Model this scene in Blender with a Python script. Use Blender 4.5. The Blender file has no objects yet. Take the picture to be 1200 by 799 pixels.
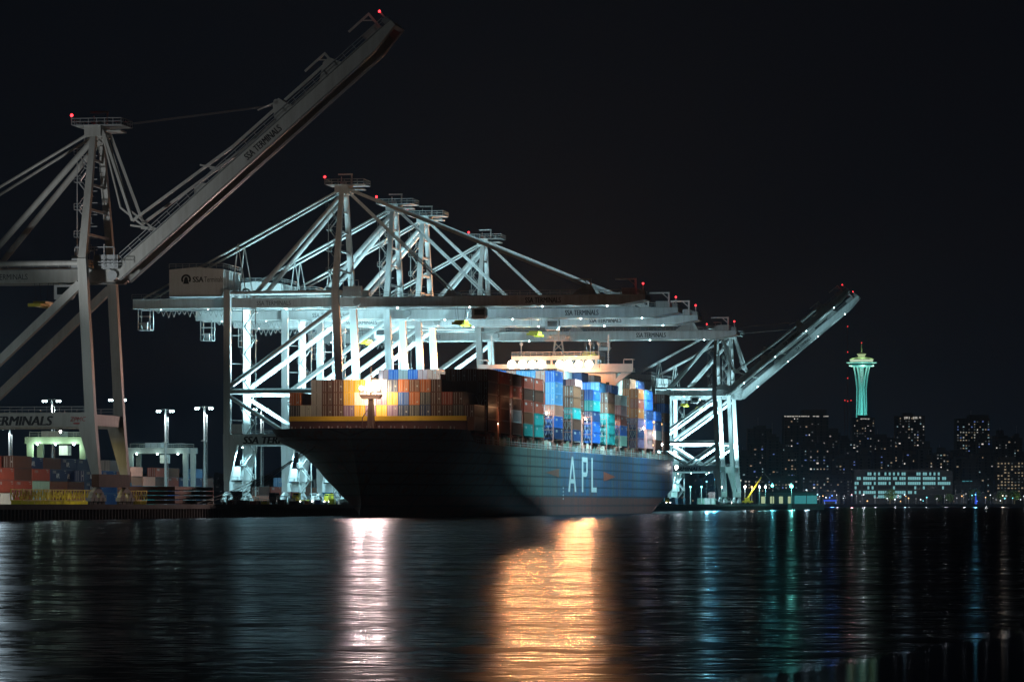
import bpy, math, random
from mathutils import Vector, Matrix
random.seed(7)
S = bpy.context.scene
COL = S.collection

# ------------------------------------------------------------------ camera
CAM_Z, F = 2.8, 4286.0            # focal length in pixels of a 1200 px wide picture
cd = bpy.data.cameras.new('camera'); cam = bpy.data.objects.new('camera', cd); COL.objects.link(cam)
cd.sensor_width = 36.0; cd.lens = F/1200*36.0
cam.location = (0, 0, CAM_Z); cam.rotation_euler = (math.pi/2, 0, 0)
cd.shift_y = (590.5-399.5)/1200.0
cd.clip_start = 1.0; cd.clip_end = 40000.0
S.camera = cam

# ------------------------------------------------------------------ world / exposure / render
W = bpy.data.worlds.new('World'); S.world = W; W.use_nodes = True
nt = W.node_tree; nt.nodes.clear()
out = nt.nodes.new('ShaderNodeOutputWorld'); bg = nt.nodes.new('ShaderNodeBackground')
tc = nt.nodes.new('ShaderNodeTexCoord'); sx = nt.nodes.new('ShaderNodeSeparateXYZ')
rp = nt.nodes.new('ShaderNodeValToRGB')
nt.links.new(tc.outputs['Generated'], sx.inputs[0]); nt.links.new(sx.outputs['Z'], rp.inputs[0])
nt.links.new(rp.outputs[0], bg.inputs[0]); nt.links.new(bg.outputs[0], out.inputs[0])
e = rp.color_ramp.elements
e[0].position = 0.0; e[0].color = (0.010, 0.021, 0.038, 1)
e[1].position = 0.35; e[1].color = (0.0090, 0.0096, 0.0130, 1)
m_ = rp.color_ramp.elements.new(0.07); m_.color = (0.0095, 0.0125, 0.021, 1)
bg.inputs[1].default_value = 0.20
S.view_settings.view_transform = 'Standard'; S.view_settings.look = 'None'
S.view_settings.exposure = 0.0; S.view_settings.gamma = 1.0; S.view_settings.use_curve_mapping = False
S.render.engine = 'CYCLES'
c = S.cycles
c.use_denoising = True
c.max_bounces = 5; c.diffuse_bounces = 2; c.glossy_bounces = 3; c.transmission_bounces = 2
c.sample_clamp_indirect = 3.0; c.sample_clamp_direct = 0.0
c.use_light_tree = True

# ------------------------------------------------------------------ quay frame: t toward the water, s along the quay
TH = math.atan(0.181); PHI = -TH
VX, VY = math.cos(TH), -math.sin(TH)
UX, UY = math.sin(TH), math.cos(TH)
OX, OY = -39.6, 889.4
QZ = 2.6                                   # quay deck height above water
def P(t, s, z=0.0): return Vector((OX+t*VX+s*UX, OY+t*VY+s*UY, z))
def atpx(px, D, z=0.0): return Vector(((px-600)/F*D, D, z))
def zpx(py, D): return (590.5-py)/F*D + CAM_Z

# ------------------------------------------------------------------ materials
MATS = {}
def mat(name, col, rough=0.5, metal=0.0, dirt=0.0, dcol=(0.06,0.04,0.03), scale=0.6, bump=0.0, streak=False, alt=None):
    if name in MATS: return MATS[name]
    m = bpy.data.materials.new(name); m.use_nodes = True; n = m.node_tree
    b = n.nodes['Principled BSDF']
    b.inputs['Base Color'].default_value = (*col, 1); b.inputs['Roughness'].default_value = rough
    b.inputs['Metallic'].default_value = metal
    if dirt > 0 or bump > 0:
        t = n.nodes.new('ShaderNodeTexCoord'); mp = n.nodes.new('ShaderNodeMapping')
        n.links.new(t.outputs['Object'], mp.inputs[0])
        mp.inputs['Scale'].default_value = (scale*(3 if streak else 1), scale*(3 if streak else 1), scale*(0.35 if streak else 1))
        nz = n.nodes.new('ShaderNodeTexNoise'); nz.inputs['Scale'].default_value = 1.0; nz.inputs['Detail'].default_value = 6
        nz.inputs['Roughness'].default_value = 0.65
        n.links.new(mp.outputs[0], nz.inputs['Vector'])
        if dirt > 0:
            r = n.nodes.new('ShaderNodeMapRange'); r.inputs[1].default_value = 0.42; r.inputs[2].default_value = 0.72
            r.inputs[3].default_value = 0.0; r.inputs[4].default_value = dirt
            n.links.new(nz.outputs[0], r.inputs[0])
            mx = n.nodes.new('ShaderNodeMix'); mx.data_type = 'RGBA'
            mx.inputs[6].default_value = (*col, 1); mx.inputs[7].default_value = (*dcol, 1)
            n.links.new(r.outputs[0], mx.inputs[0]); n.links.new(mx.outputs[2], b.inputs['Base Color'])
        if bump > 0:
            bp = n.nodes.new('ShaderNodeBump'); bp.inputs['Strength'].default_value = bump; bp.inputs['Distance'].default_value = 0.1
            n.links.new(nz.outputs[0], bp.inputs['Height']); n.links.new(bp.outputs[0], b.inputs['Normal'])
    MATS[name] = m
    return m
def emi(name, col, strength, sample=False):
    if name in MATS: return MATS[name]
    m = bpy.data.materials.new(name); m.use_nodes = True; n = m.node_tree; n.nodes.clear()
    o = n.nodes.new('ShaderNodeOutputMaterial'); e_ = n.nodes.new('ShaderNodeEmission')
    e_.inputs[0].default_value = (*col, 1); e_.inputs[1].default_value = strength
    n.links.new(e_.outputs[0], o.inputs[0])
    try: m.cycles.emission_sampling = 'AUTO' if sample else 'NONE'
    except Exception: pass
    MATS[name] = m
    return m

CRANE = mat('crane_paint', (0.66,0.68,0.68), 0.45, 0, 0.45, (0.30,0.28,0.25), 0.35, 0.05, True)
CRANE_OLD = mat('weathered_crane_paint', (0.50,0.50,0.46), 0.55, 0, 0.5, (0.27,0.25,0.2), 0.3, 0.05, True)
GREY = mat('galvanised_steel', (0.42,0.44,0.44), 0.5, 0.3, 0.3, (0.2,0.2,0.2), 1.0)
DARK = mat('dark_steel', (0.05,0.05,0.055), 0.6, 0.2, 0.3, (0.09,0.05,0.03), 1.0)
RUSTY = mat('rusty_steel', (0.17,0.075,0.045), 0.7, 0.0, 0.6, (0.08,0.035,0.02), 0.5)
INK = mat('black_lettering', (0.015,0.015,0.018), 0.5)
RED = mat('red_lettering', (0.45,0.03,0.03), 0.5)
WHITE = mat('white_paint', (0.78,0.80,0.80), 0.45, 0, 0.25, (0.4,0.36,0.3), 0.6, 0, True)
CREAM = mat('cream_ship_paint', (0.62,0.55,0.48), 0.45, 0, 0.3, (0.35,0.2,0.1), 0.5, 0, True)
YELLOW = mat('yellow_paint', (0.75,0.42,0.02), 0.5, 0, 0.3, (0.35,0.15,0.03), 0.8)
SAFETY = mat('safety_yellow_paint', (0.72,0.62,0.04), 0.5, 0, 0.3, (0.2,0.15,0.05), 0.8)
GLASS = mat('dark_glass', (0.02,0.03,0.035), 0.1, 0.0)
RUBBER = mat('black_rubber', (0.02,0.02,0.02), 0.8)
CONC = mat('quay_concrete', (0.16,0.15,0.14), 0.85, 0, 0.6, (0.07,0.06,0.05), 0.15, 0.2)
B_COOL = emi('cool_bulb', (0.72,1.0,1.0), 30)
B_WARM = emi('warm_bulb', (1.0,0.84,0.62), 9)
B_WHITE = emi('white_bulb', (1.0,0.97,0.9), 30)
B_RED = emi('red_warning_bulb', (1.0,0.03,0.04), 6)
B_SOFT = emi('small_white_bulb', (0.85,0.95,1.0), 2.5)
B_AMBER = emi('small_amber_bulb', (1.0,0.55,0.22), 2.5)
B_BLUE = emi('small_blue_bulb', (0.08,0.2,1.0), 3)
B_CYAN = emi('small_cyan_bulb', (0.2,0.9,1.0), 3)

# ------------------------------------------------------------------ mesh helper
class MB:
    def __init__(s, xf=None): s.v = []; s.f = []; s.m = []; s.mi = 0; s.xf = xf
    def add(s, vs, fs):
        k = len(s.v)
        if s.xf: vs = [s.xf(Vector(p)) for p in vs]
        s.v.extend([tuple(p) for p in vs]); s.f.extend([tuple(i+k for i in f) for f in fs]); s.m.extend([s.mi]*len(fs))
        return s
    def box(s, x0, x1, y0, y1, z0, z1):
        return s.add([(x0,y0,z0),(x1,y0,z0),(x1,y1,z0),(x0,y1,z0),(x0,y0,z1),(x1,y0,z1),(x1,y1,z1),(x0,y1,z1)],
              [(3,2,1,0),(4,5,6,7),(0,1,5,4),(1,2,6,5),(2,3,7,6),(3,0,4,7)])
    def beam(s, p, q, w, h=None, w2=None, h2=None):
        p = Vector(p); q = Vector(q); h = h or w; w2 = w2 or w; h2 = h2 or h
        d = (q-p).normalized()
        side = d.cross(Vector((0,0,1)))
        if side.length < 1e-3: side = Vector((1,0,0))
        side.normalize(); up = side.cross(d).normalized()
        vs = []
        for c0, a, b in ((p,w/2,h/2),(q,w2/2,h2/2)):
            vs += [c0-side*a-up*b, c0+side*a-up*b, c0+side*a+up*b, c0-side*a+up*b]
        return s.add(vs, [(3,2,1,0),(4,5,6,7),(0,1,5,4),(1,2,6,5),(2,3,7,6),(3,0,4,7)])
    def tube(s, p, q, r, n=8, r2=None):
        p = Vector(p); q = Vector(q); r2 = r if r2 is None else r2
        d = (q-p).normalized(); a = d.orthogonal().normalized(); b = d.cross(a)
        vs = []
        for c0, rr in ((p,r),(q,r2)):
            for i in range(n):
                an = 2*math.pi*i/n; vs.append(c0+a*(math.cos(an)*rr)+b*(math.sin(an)*rr))
        fs = [(i,(i+1)%n,n+(i+1)%n,n+i) for i in range(n)]
        fs += [tuple(range(n-1,-1,-1)), tuple(range(n,2*n))]
        return s.add(vs, fs)
    def ball(s, c0, r, n=8, k=5, sz=1.0):
        vs = []; fs = []
        for j in range(k+1):
            ph = math.pi*j/k
            for i in range(n):
                an = 2*math.pi*i/n
                vs.append((c0[0]+r*math.sin(ph)*math.cos(an), c0[1]+r*math.sin(ph)*math.sin(an), c0[2]+r*sz*math.cos(ph)))
        for j in range(k):
            for i in range(n): fs.append((j*n+i,(j+1)*n+i,(j+1)*n+(i+1)%n,j*n+(i+1)%n))
        return s.add(vs, fs)
    def prism(s, pts, axis, a, b):
        """pts: 2D outline; axis 'y': pts are (x,z) extruded y a..b; 'x': (y,z); 'z': (x,y)"""
        def mk(p, w):
            return (p[0],w,p[1]) if axis=='y' else ((w,p[0],p[1]) if axis=='x' else (p[0],p[1],w))
        n = len(pts)
        vs = [mk(p,a) for p in pts]+[mk(p,b) for p in pts]
        fs = [(i,(i+1)%n,n+(i+1)%n,n+i) for i in range(n)]+[tuple(range(n-1,-1,-1)),tuple(range(n,2*n))]
        return s.add(vs, fs)
    def lathe(s, prof, n=24, cx=0, cy=0):
        vs = [];fs = []
        for r,z in prof:
            for i in range(n):
                an = 2*math.pi*i/n; vs.append((cx+r*math.cos(an), cy+r*math.sin(an), z))
        for j in range(len(prof)-1):
            for i in range(n): fs.append((j*n+i,j*n+(i+1)%n,(j+1)*n+(i+1)%n,(j+1)*n+i))
        return s.add(vs, fs)
    def rail(s, p, q, h=1.1, step=2.5, r=0.05, up=(0,0,1)):
        p = Vector(p); q = Vector(q); L = (q-p).length; n = max(1,int(L/step)); u = Vector(up)
        for i in range(n+1):
            b = p.lerp(q, i/n); s.beam(b, b+u*h, r*1.6)
        s.beam(p+u*h, q+u*h, r*2); s.beam(p+u*h*0.5, q+u*h*0.5, r*1.5)
        return s
    def mesh(s, name, mats):
        me = bpy.data.meshes.new(name); me.from_pydata(s.v, [], s.f)
        for m in (mats if isinstance(mats,(list,tuple)) else [mats]): me.materials.append(m)
        if max(s.m, default=0) > 0: me.polygons.foreach_set('material_index', s.m)
        me.update()
        return me
    def build(s, name, mats, parent=None, smooth=False, **kw):
        me = s.mesh(name, mats)
        if smooth: me.shade_smooth()
        o = bpy.data.objects.new(name, me); COL.objects.link(o)
        if parent: o.parent = parent
        for k, v in kw.items(): o[k] = v
        return o
def thing(name, label, cat, loc=(0,0,0), rz=0.0, group=None):
    o = bpy.data.objects.new(name, None); COL.objects.link(o)
    o.location = loc; o.rotation_euler = (0,0,rz); o['label'] = label; o['category'] = cat
    if group: o['group'] = group
    return o
def tag(o, label, cat, group=None, loc=None, rz=None):
    o['label'] = label; o['category'] = cat
    if group: o['group'] = group
    if loc is not None: o.location = loc
    if rz is not None: o.rotation_euler = (0,0,rz)
    return o
def light(loc, power, col, parent=None, r=0.35, spot=None, aim=None, name='lamp_light'):
    ld = bpy.data.lights.new(name, 'SPOT' if spot else 'POINT')
    ld.energy = power; ld.color = col; ld.shadow_soft_size = r
    if spot: ld.spot_size = math.radians(spot); ld.spot_blend = 0.6
    o = bpy.data.objects.new(name, ld); COL.objects.link(o); o.location = loc
    if aim is not None: o.rotation_euler = Vector(aim).to_track_quat('-Z','Y').to_euler()
    if parent: o.parent = parent
    return o
def text(body, size, origin, right, up, material, parent, name='lettering', shear=0.0, bold=0.0, sx=1.0, align='LEFT', depth=0.02, kw=None):
    cu = bpy.data.curves.new(name, 'FONT'); cu.body = body; cu.size = 1.0; cu.shear = shear; cu.offset = 0.0
    cu.extrude = 0.0; cu.align_x = align; cu.resolution_u = 3
    tmp = bpy.data.objects.new(name, cu); me = bpy.data.meshes.new_from_object(tmp)
    bpy.data.objects.remove(tmp)
    R = Vector(right).normalized(); U = Vector(up).normalized(); O_ = Vector(origin)
    for v in me.vertices:
        v.co = O_ + R*(v.co.x*size*sx) + U*(v.co.y*size)
    if bold > 0:                                   # heavier strokes: a second skin 4 mm further out, shifted sideways
        nrm = R.cross(U).normalized(); base = [v.co.copy() for v in me.vertices]; polys = [tuple(q.vertices) for q in me.polygons]; k = len(base)
        vs_ = base+[c_+nrm*0.004+R*(bold*size*2.2) for c_ in base]
        me.clear_geometry(); me.from_pydata(vs_,[],polys+[tuple(i+k for i in q) for q in polys])
    me.materials.clear(); me.materials.append(material); me.update(); me.name = name
    o = bpy.data.objects.new(name, me); COL.objects.link(o); o.parent = parent
    return o
def floodlight(pos, parent, power, col=(0.45,0.88,1.0), bulb=None, br=0.17, r=0.3, spot=None, aim=None):
    bulb = bulb or B_COOL
    x,y,z = pos
    h = MB().box(x-0.45,x+0.45,y-0.35,y+0.35,z+0.12,z+0.5).build('floodlight', GREY, parent)
    b = MB().ball((x,y,z-br*0.2), br, 8, 5).build('lamp_glass', bulb, h)
    b.visible_shadow = True
    if power: light((x,y,z-br-r-0.1), power, col, parent, r, spot=spot, aim=aim)
    return h

# ================================================================== SETTING
# water
def make_water():
    m = bpy.data.materials.new('harbour_water'); m.use_nodes = True; n = m.node_tree; L = n.links
    n.nodes.remove(n.nodes['Principled BSDF'])
    b = n.nodes.new('ShaderNodeBsdfGlossy'); b.distribution = 'BECKMANN'; b.inputs[0].default_value = (0.19,0.20,0.22,1)
    df = n.nodes.new('ShaderNodeBsdfDiffuse'); df.inputs[0].default_value = (0.002,0.004,0.006,1)
    fr = n.nodes.new('ShaderNodeFresnel'); fr.inputs[0].default_value = 1.33
    ms = n.nodes.new('ShaderNodeMixShader'); L.new(fr.outputs[0],ms.inputs[0]); L.new(df.outputs[0],ms.inputs[1]); L.new(b.outputs[0],ms.inputs[2])
    L.new(ms.outputs[0], n.nodes['Material Output'].inputs[0])
    g = n.nodes.new('ShaderNodeNewGeometry')
    def noise(sx_, sy_, det, rough=0.6):
        mp = n.nodes.new('ShaderNodeMapping'); mp.inputs['Scale'].default_value = (sx_, sy_, 1)
        L.new(g.outputs['Position'], mp.inputs[0])
        z = n.nodes.new('ShaderNodeTexNoise'); z.inputs['Scale'].default_value = 1; z.inputs['Detail'].default_value = det
        z.inputs['Roughness'].default_value = rough
        L.new(mp.outputs[0], z.inputs['Vector']); return z.outputs[0]
    def math_(op, a, b_=None, c_=None):
        q = n.nodes.new('ShaderNodeMath'); q.operation = op
        for i, v in enumerate((a,b_,c_)):
            if v is None: continue
            if isinstance(v,(int,float)): q.inputs[i].default_value = v
            else: L.new(v, q.inputs[i])
        return q.outputs[0]
    sp = n.nodes.new('ShaderNodeSeparateXYZ'); L.new(g.outputs['Position'], sp.inputs[0])
    X, Y = sp.outputs['X'], sp.outputs['Y']
    # a smooth slick of still water lies to the right, in front of the rippled water
    wob = math_('MULTIPLY', math_('SUBTRACT', noise(0.05,0.05,3), 0.5), 3.0)
    edge = math_('ADD', math_('SUBTRACT', math_('SUBTRACT', X, 3.3), math_('MULTIPLY', math_('SUBTRACT', Y, 57.6), 0.327)), wob)
    calm = n.nodes.new('ShaderNodeMapRange'); calm.inputs[1].default_value = -0.5; calm.inputs[2].default_value = 0.6
    L.new(edge, calm.inputs[0]); calm = calm.outputs[0]
    big = noise(0.02, 0.03, 3); rip = noise(0.9, 1.5, 4, 0.6); rip2 = noise(0.22, 0.35, 3, 0.55)
    r0 = math_('ADD', 0.265, math_('MULTIPLY', math_('SUBTRACT', rip, 0.5), 0.8))
    r0 = math_('ADD', r0, math_('MULTIPLY', math_('SUBTRACT', rip2, 0.5), 0.25))
    r0 = math_('ADD', r0, math_('MULTIPLY', math_('SUBTRACT', big, 0.5), 0.12))
    r0 = math_('MAXIMUM', r0, 0.09)
    mr = n.nodes.new('ShaderNodeMix'); mr.data_type = 'FLOAT'
    L.new(calm, mr.inputs[0]); L.new(r0, mr.inputs[2]); mr.inputs[3].default_value = 0.10
    L.new(mr.outputs[0], b.inputs['Roughness'])
    rip3 = noise(0.05, 0.11, 3, 0.6)
    r0 = math_('ADD', r0, math_('MULTIPLY', math_('SUBTRACT', rip3, 0.5), 0.35)); r0 = math_('MAXIMUM', r0, 0.09); L.new(r0, mr.inputs[2])
    hgt = math_('ADD', math_('ADD', math_('MULTIPLY', rip, 0.35), rip2), math_('MULTIPLY', rip3, 2.0))
    bp = n.nodes.new('ShaderNodeBump'); bp.inputs['Distance'].default_value = 0.15
    L.new(hgt, bp.inputs['Height'])
    st = n.nodes.new('ShaderNodeMix'); st.data_type = 'FLOAT'; L.new(calm, st.inputs[0]); st.inputs[2].default_value = 0.32; st.inputs[3].default_value = 0.03
    L.new(st.outputs[0], bp.inputs['Strength']); L.new(bp.outputs[0], b.inputs['Normal'])
    return m
MB().add([(-9000,-200,0),(9000,-200,0),(9000,3600,0),(-9000,3600,0)],[(0,1,2,3)]).build('water', make_water(), kind='structure')

# quay: deck slab and sheet piled face
q0, q1 = -320, 945
def rot_root(name, t, s, z=0.0, kind='structure'):
    pass
def quay():
    b = MB()
    n = 60
    b.add([P(0.7,q0,QZ),P(0.7,q1,QZ),P(-420,q1,QZ),P(-420,q0,QZ)],[(0,1,2,3)])
    o = b.build('quay_deck', CONC, kind='structure')
    f = MB()
    f.add([P(0.35,q0,-3),P(0.35,q1,-3),P(0.35,q1,QZ-0.7),P(0.35,q0,QZ-0.7)],[(3,2,1,0)])
    f.add([P(-420,q1,-3),P(0.35,q1,-3),P(0.35,q1,QZ-0.02),P(-420,q1,QZ-0.02)],[(0,1,2,3)])
    f.build('quay_wall', mat('wet_pile_steel',(0.045,0.035,0.03),0.7,0,0.5,(0.02,0.015,0.012),0.4), kind='structure')
    # coping beam
    cb = MB(lambda p: P(p.x,p.y,p.z)); cb.box(0.3,0.85,q0,q1,QZ-0.75,QZ+0.18)
    cb.build('quay_coping', CONC, kind='structure')
    # vertical fender piles
    fp = MB(lambda p: P(p.x,p.y,p.z))
    s = q0
    while s < q1:
        fp.box(0.35,0.75,s,s+0.5,-2,QZ-0.76); s += 2.1
    fp.build('fender_piles', mat('timber_pile',(0.10,0.07,0.05),0.85,0,0.5,(0.04,0.03,0.02),1.0), kind='stuff')
    rl = MB(lambda p: P(p.x,p.y,p.z))
    for t in (-0.8,-30.5): rl.box(t-0.08,t+0.08,q0,q1,QZ,QZ+0.06)
    rl.build('crane_rails', GREY, kind='structure')
quay()

# ================================================================== SHIP-TO-SHORE CRANES
def stairs(b, x, y, z0, z1, run=3.2, rise=3.6, w=0.8):
    z = z0; d = 1
    while z < z1-0.5:
        z2 = min(z+rise, z1)
        b.beam((x-d*run/2,y,z),(x+d*run/2,y,z2),w,0.18)
        b.beam((x-d*run/2,y-w/2,z+1.0),(x+d*run/2,y-w/2,z2+1.0),0.08)
        xx = x+d*run/2
        b.box(xx-0.7,xx+0.7,y-0.9,y+0.9,z2-0.08,z2)
        b.rail((xx-0.7,y-0.9,z2),(xx+0.7,y-0.9,z2),1.1,0.7,0.045)
        z = z2; d = -d
def crane(s0, G=48.4, A=78.2, raised=None, label='', kit=1, M=None, power=1.0, lamps=True, sign=True, trolley_t=24.0, far=False, lean=2.7, zp='SSA TERMINALS', wscale=1.0):
    M = M or CRANE
    root = thing('container_crane', label, 'container crane', P(0, s0+9.5, QZ), PHI, 'ship-to-shore cranes along the quay')
    H = 9.5; tw, tl = -0.8, -30.5
    PB0, PB1 = 14.6, 17.3
    top = G+4.1; ax = -3.5
    def bld(b, n, m=None, par=None, **k): return b.build(n, m or M, par or root, **k)
    for y in (-H, H):
        def tx(z): return tw + (ax-tw)*(z/ G if z < G else 1.0)
        # waterside leg: flared lower part, box upper part
        b = MB().prism([(tw-0.75,5.8),(tw+0.75,5.8),(tx(15)+0.95,PB0),(tx(15)-2.3,PB0)],'y',y-0.85,y+0.85)
        b.prism([(tx(15)-2.3,PB0),(tx(15)+0.95,PB0),(tx(17)+0.9,PB1),(tx(17)-1.6,PB1)],'y',y-0.9,y+0.9)
        b.prism([(tx(17)-0.95,PB1),(tx(17)+0.9,PB1),(ax+0.85,top),(ax-0.85,top)],'y',y-0.8,y+0.8)
        bld(b,'waterside_leg')
        b = MB().prism([(tl-0.75,5.8),(tl+0.75,5.8),(tl+2.6,PB0),(tl-0.9,PB0)],'y',y-0.85,y+0.85)
        b.prism([(tl-0.9,PB0),(tl+2.6,PB0),(tl+1.4,PB1),(tl-0.9,PB1)],'y',y-0.9,y+0.9)
        b.prism([(tl-0.85,PB1),(tl+0.85,PB1),(tl+0.8,top),(tl-0.8,top)],'y',y-0.75,y+0.75)
        bld(b,'landside_leg')
        # portal beam
        bld(MB().box(tl+0.9,-3.2,y-0.75,y+0.75,PB0+0.02,PB1-0.02),'portal_beam')
        bld(MB().rail((tl+1,y-0.7,PB1),(-3,y-0.7,PB1),1.1,2.4,0.05),'portal_railing',GREY)
        # braces
        zm = 27.7 if G > 45 else 25.5
        if kit:
            bld(MB().tube((tl+0.5,y,zm),(tx(zm)-0.4,y,zm),0.72,10),'horizontal_brace')
            bld(MB().tube((tl+0.5,y,zm+1.2),(ax-0.4,y,G-1.0),0.62,10),'diagonal_brace')
            bld(MB().tube((tl+0.5,y,zm-1.2),(-15.5,y,PB1+0.1),0.5,10),'diagonal_brace')
            bld(MB().tube((tx(zm)-0.4,y,zm-1.0),(-16.5,y,PB1+0.1),0.5,10),'diagonal_brace')
        else: bld(MB().beam((tl+0.5,y,PB1+0.3),(ax-0.4,y,G-0.6),1.5,1.5),'diagonal_brace')
        bld(MB().tube((tl+0.5,y,top-0.8),(ax-0.5,y,top-0.8),0.5,10),'top_chord')
    for t, nm in ((tw,'w'),(tl,'l')):
        bld(MB().prism([(-H-0.8,3.4),(H+0.8,3.4),(H+0.8,5.8),(-H-0.8,5.8)],'x',t-0.7,t+0.7),'sill_beam', RUSTY if (far==False and kit==0) else M)
        bld(MB().box((ax if t==tw else tl)-0.7,(ax if t==tw else tl)+0.7,-H+0.85,H-0.85,G+2.55,top-0.1),'cross_beam')
        bld(MB().box(t-0.55-(1.0 if t==tw else -0.6),t+0.55-(1.0 if t==tw else -0.6),-H+0.92,H-0.92,PB0+0.3,PB1-0.3),'cross_beam')
        # bogies
        for y in (-H, H):
            b = MB()
            b.prism([(y-0.5,3.4),(y+0.5,3.4),(y+3.6,2.3),(y-3.6,2.3)],'x',t-0.35,t+0.35)
            for k in (-1,1):
                yc = y+k*2.7
                b.prism([(yc-0.4,2.3),(yc+0.4,2.3),(yc+1.7,1.45),(yc-1.7,1.45)],'x',t-0.4,t+0.4)
                for j in (-1,1):
                    yd = yc+j*1.25
                    b.box(t-0.45,t+0.45,yd-0.95,yd+0.95,0.75,1.4)
                    b.mi = 1
                    for i in (-1,1): b.tube((t-0.25,yd+i*0.5,0.42),(t+0.25,yd+i*0.5,0.42),0.4,10)
                    b.mi = 0
            bld(b,'bogie',[M,DARK])
    # girders (fixed part)
    g0 = -56 if kit else -52
    for y in (-3.6,3.6):
        b = MB().box(g0,1.0,y-0.7,y+0.7,G,G+2.5)
        bld(b,'girder')
        bld(MB().box(g0,1.0,y+(0.72 if y<0 else -1.1),y+(1.1 if y<0 else -0.72),G+0.02,G+0.14),'trolley_rail',GREY)
    b = MB()
    for k in range(8):
        x = g0+0.6+k*8
        if x < 0: b.box(x-0.4,x+0.4,-2.9,2.9,G+1.2,G+2.3)
    bld(b,'girder_tie')
    # near walkway on girder
    b = MB().box(g0,0.5,-5.2,-4.31,G+2.3,G+2.42); b.rail((g0,-5.2,G+2.4),(0.5,-5.2,G+2.4),1.1,2.4,0.06)
    bld(b,'walkway',GREY)
    # machinery house
    if kit:
        hb = MB().prism([(-45.5,G+3.0),(-31.8,G+3.0),(-31.8,G+9.3),(-38.6,G+9.9),(-45.5,G+9.3)],'y',-8.6,8.6)
        h = bld(hb,'machinery_house',WHITE)
        b = MB()
        for k in range(12): b.box(-31.78,-31.66,-8.0+k*1.45,-7.7+k*1.45,G+3.3,G+9.0)
        b.build('wall_rib',GREY,h)
        b = MB().rail((-45.5,-8.6,G+9.6),(-31.8,-8.6,G+9.6),1.1,1.7,0.06); b.rail((-31.8,-8.6,G+9.6),(-31.8,8.6,G+9.6),1.1,1.7,0.06)
        b.build('roof_railing',GREY,h)
        bb = MB().box(-45.5,-31.8,-8.8,8.8,G+2.6,G+2.98); bld(bb,'house_platform',GREY)
        if sign:
            lb = MB(); n = 20
            cx, cz, r = -41.2, G+6.9, 1.25
            for i in range(n):
                a0 = math.pi*(-0.2+1.4*i/n); a1 = math.pi*(-0.2+1.4*(i+1)/n)
                lb.add([(cx+r*math.cos(a),-8.66,cz+r*math.sin(a)) for a in (a0,a1)]+[(cx+0.62*r*math.cos(a),-8.66,cz+0.62*r*math.sin(a)) for a in (a1,a0)],[(0,1,2,3)])
            lb.add([(cx-0.75,-8.66,cz-1.1),(cx+0.75,-8.66,cz-1.1),(cx+0.35,-8.66,cz+0.45),(cx,-8.66,cz+0.65),(cx-0.35,-8.66,cz+0.45)],[(0,1,2,3,4)])
            lb.build('emblem',INK,h)
            text('SSA',1.9,(-39.6,-8.66,G+6.2),(1,0,0),(0,0,1),INK,h,bold=0.03,sx=0.9)
            text('Terminals',1.9,(-36.6,-8.66,G+6.2),(1,0,0),(0,0,1),mat('grey_lettering',(0.07,0.07,0.07),0.6),h,sx=0.62)
    # tail cage and festoon machinery under the girder
    b = MB()
    for x in (g0+1.5,g0+4.5):
        for y in (-4.8,-1.8): b.beam((x,y,G-5.2),(x,y,G),0.22)
    for z in (G-5.2,G-3.6,G-1.8):
        b.beam((g0+1.5,-4.8,z),(g0+4.5,-4.8,z),0.2); b.beam((g0+1.5,-1.8,z),(g0+4.5,-1.8,z),0.2)
        b.beam((g0+1.5,-4.8,z),(g0+1.5,-1.8,z),0.2)
    b.box(g0+1.5,g0+4.5,-4.8,-1.8,G-5.3,G-5.15)
    b.box(g0+2.4,g0+3.6,-4,-3,G-5.1,G-3.3)
    bld(b,'tail_cage',GREY)
    b = MB()
    for k in range(14):
        x = g0+5+k*1.35; dz = 1.0+1.1*abs(math.sin(k*0.7))
        b.beam((x,-1.5,G-0.2),(x+0.7,-1.5,G-dz),0.14); b.beam((x+0.7,-1.5,G-dz),(x+1.35,-1.5,G-0.2),0.14)
    b.box(g0+5,g0+23,-2.6,-1.2,G-0.45,G-0.2)
    bld(b,'festoon_cable',GREY)
    # mast (A-frame) above waterside legs
    for y in (-1,1):
        bld(MB().beam((ax,y*H,top-0.4),(ax,y*2.4,A-1.5),1.5,1.4,1.1,1.1),'mast_post')
        bld(MB().tube((ax,y*2.2,A-2.2),(-25.5,y*4.6,G+2.6),0.58,10),'back_leg')
        bld(MB().tube((ax-0.5,y*2.0,A-0.9),(g0+2.5,y*3.6,G+2.6),0.27,8),'back_stay')
        bld(MB().tube((-29.5,y*3.1,A-0.9-(A-G-3.5)*0.5),(-27.2,y*3.6,G+2.6),0.16,6),'stay_strut')
        bld(MB().tube((-29.5,y*3.1,A-0.9-(A-G-3.5)*0.5),(-31.0,y*3.6,G+2.6),0.16,6),'stay_strut')
    # cross braces between mast posts and inside ladder
    b = MB()
    for k in range(1,5):
        f = k/5.0; z = top+(A-1.5-top)*f; yy = H+(2.4-H)*f
        b.beam((ax,-yy,z),(ax,yy,z),0.45)
    bld(b,'mast_tie')
    b = MB(); stairs(b,ax-2.6,0,top-0.5,A-3,2.0,2.6,0.7)
    for k in range(10):
        z = top+(A-3-top)*k/10; b.beam((ax,0,z),(ax-2.6,0,z),0.16)
    b.beam((ax-1.4,-0.5,top-1),(ax-1.0,-0.5,A-2),0.16); b.beam((ax-3.8,-0.5,top-1),(ax-3.8,-0.5,A-4),0.16)
    bld(b,'mast_stairway',GREY)
    # apex head, platforms
    b = MB().box(ax-1.6,ax+1.6,-3.2,3.2,A-1.8,A+0.2).box(ax+1.6,ax+5.2,-2.0,2.0,A-0.9,A-0.6)
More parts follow.
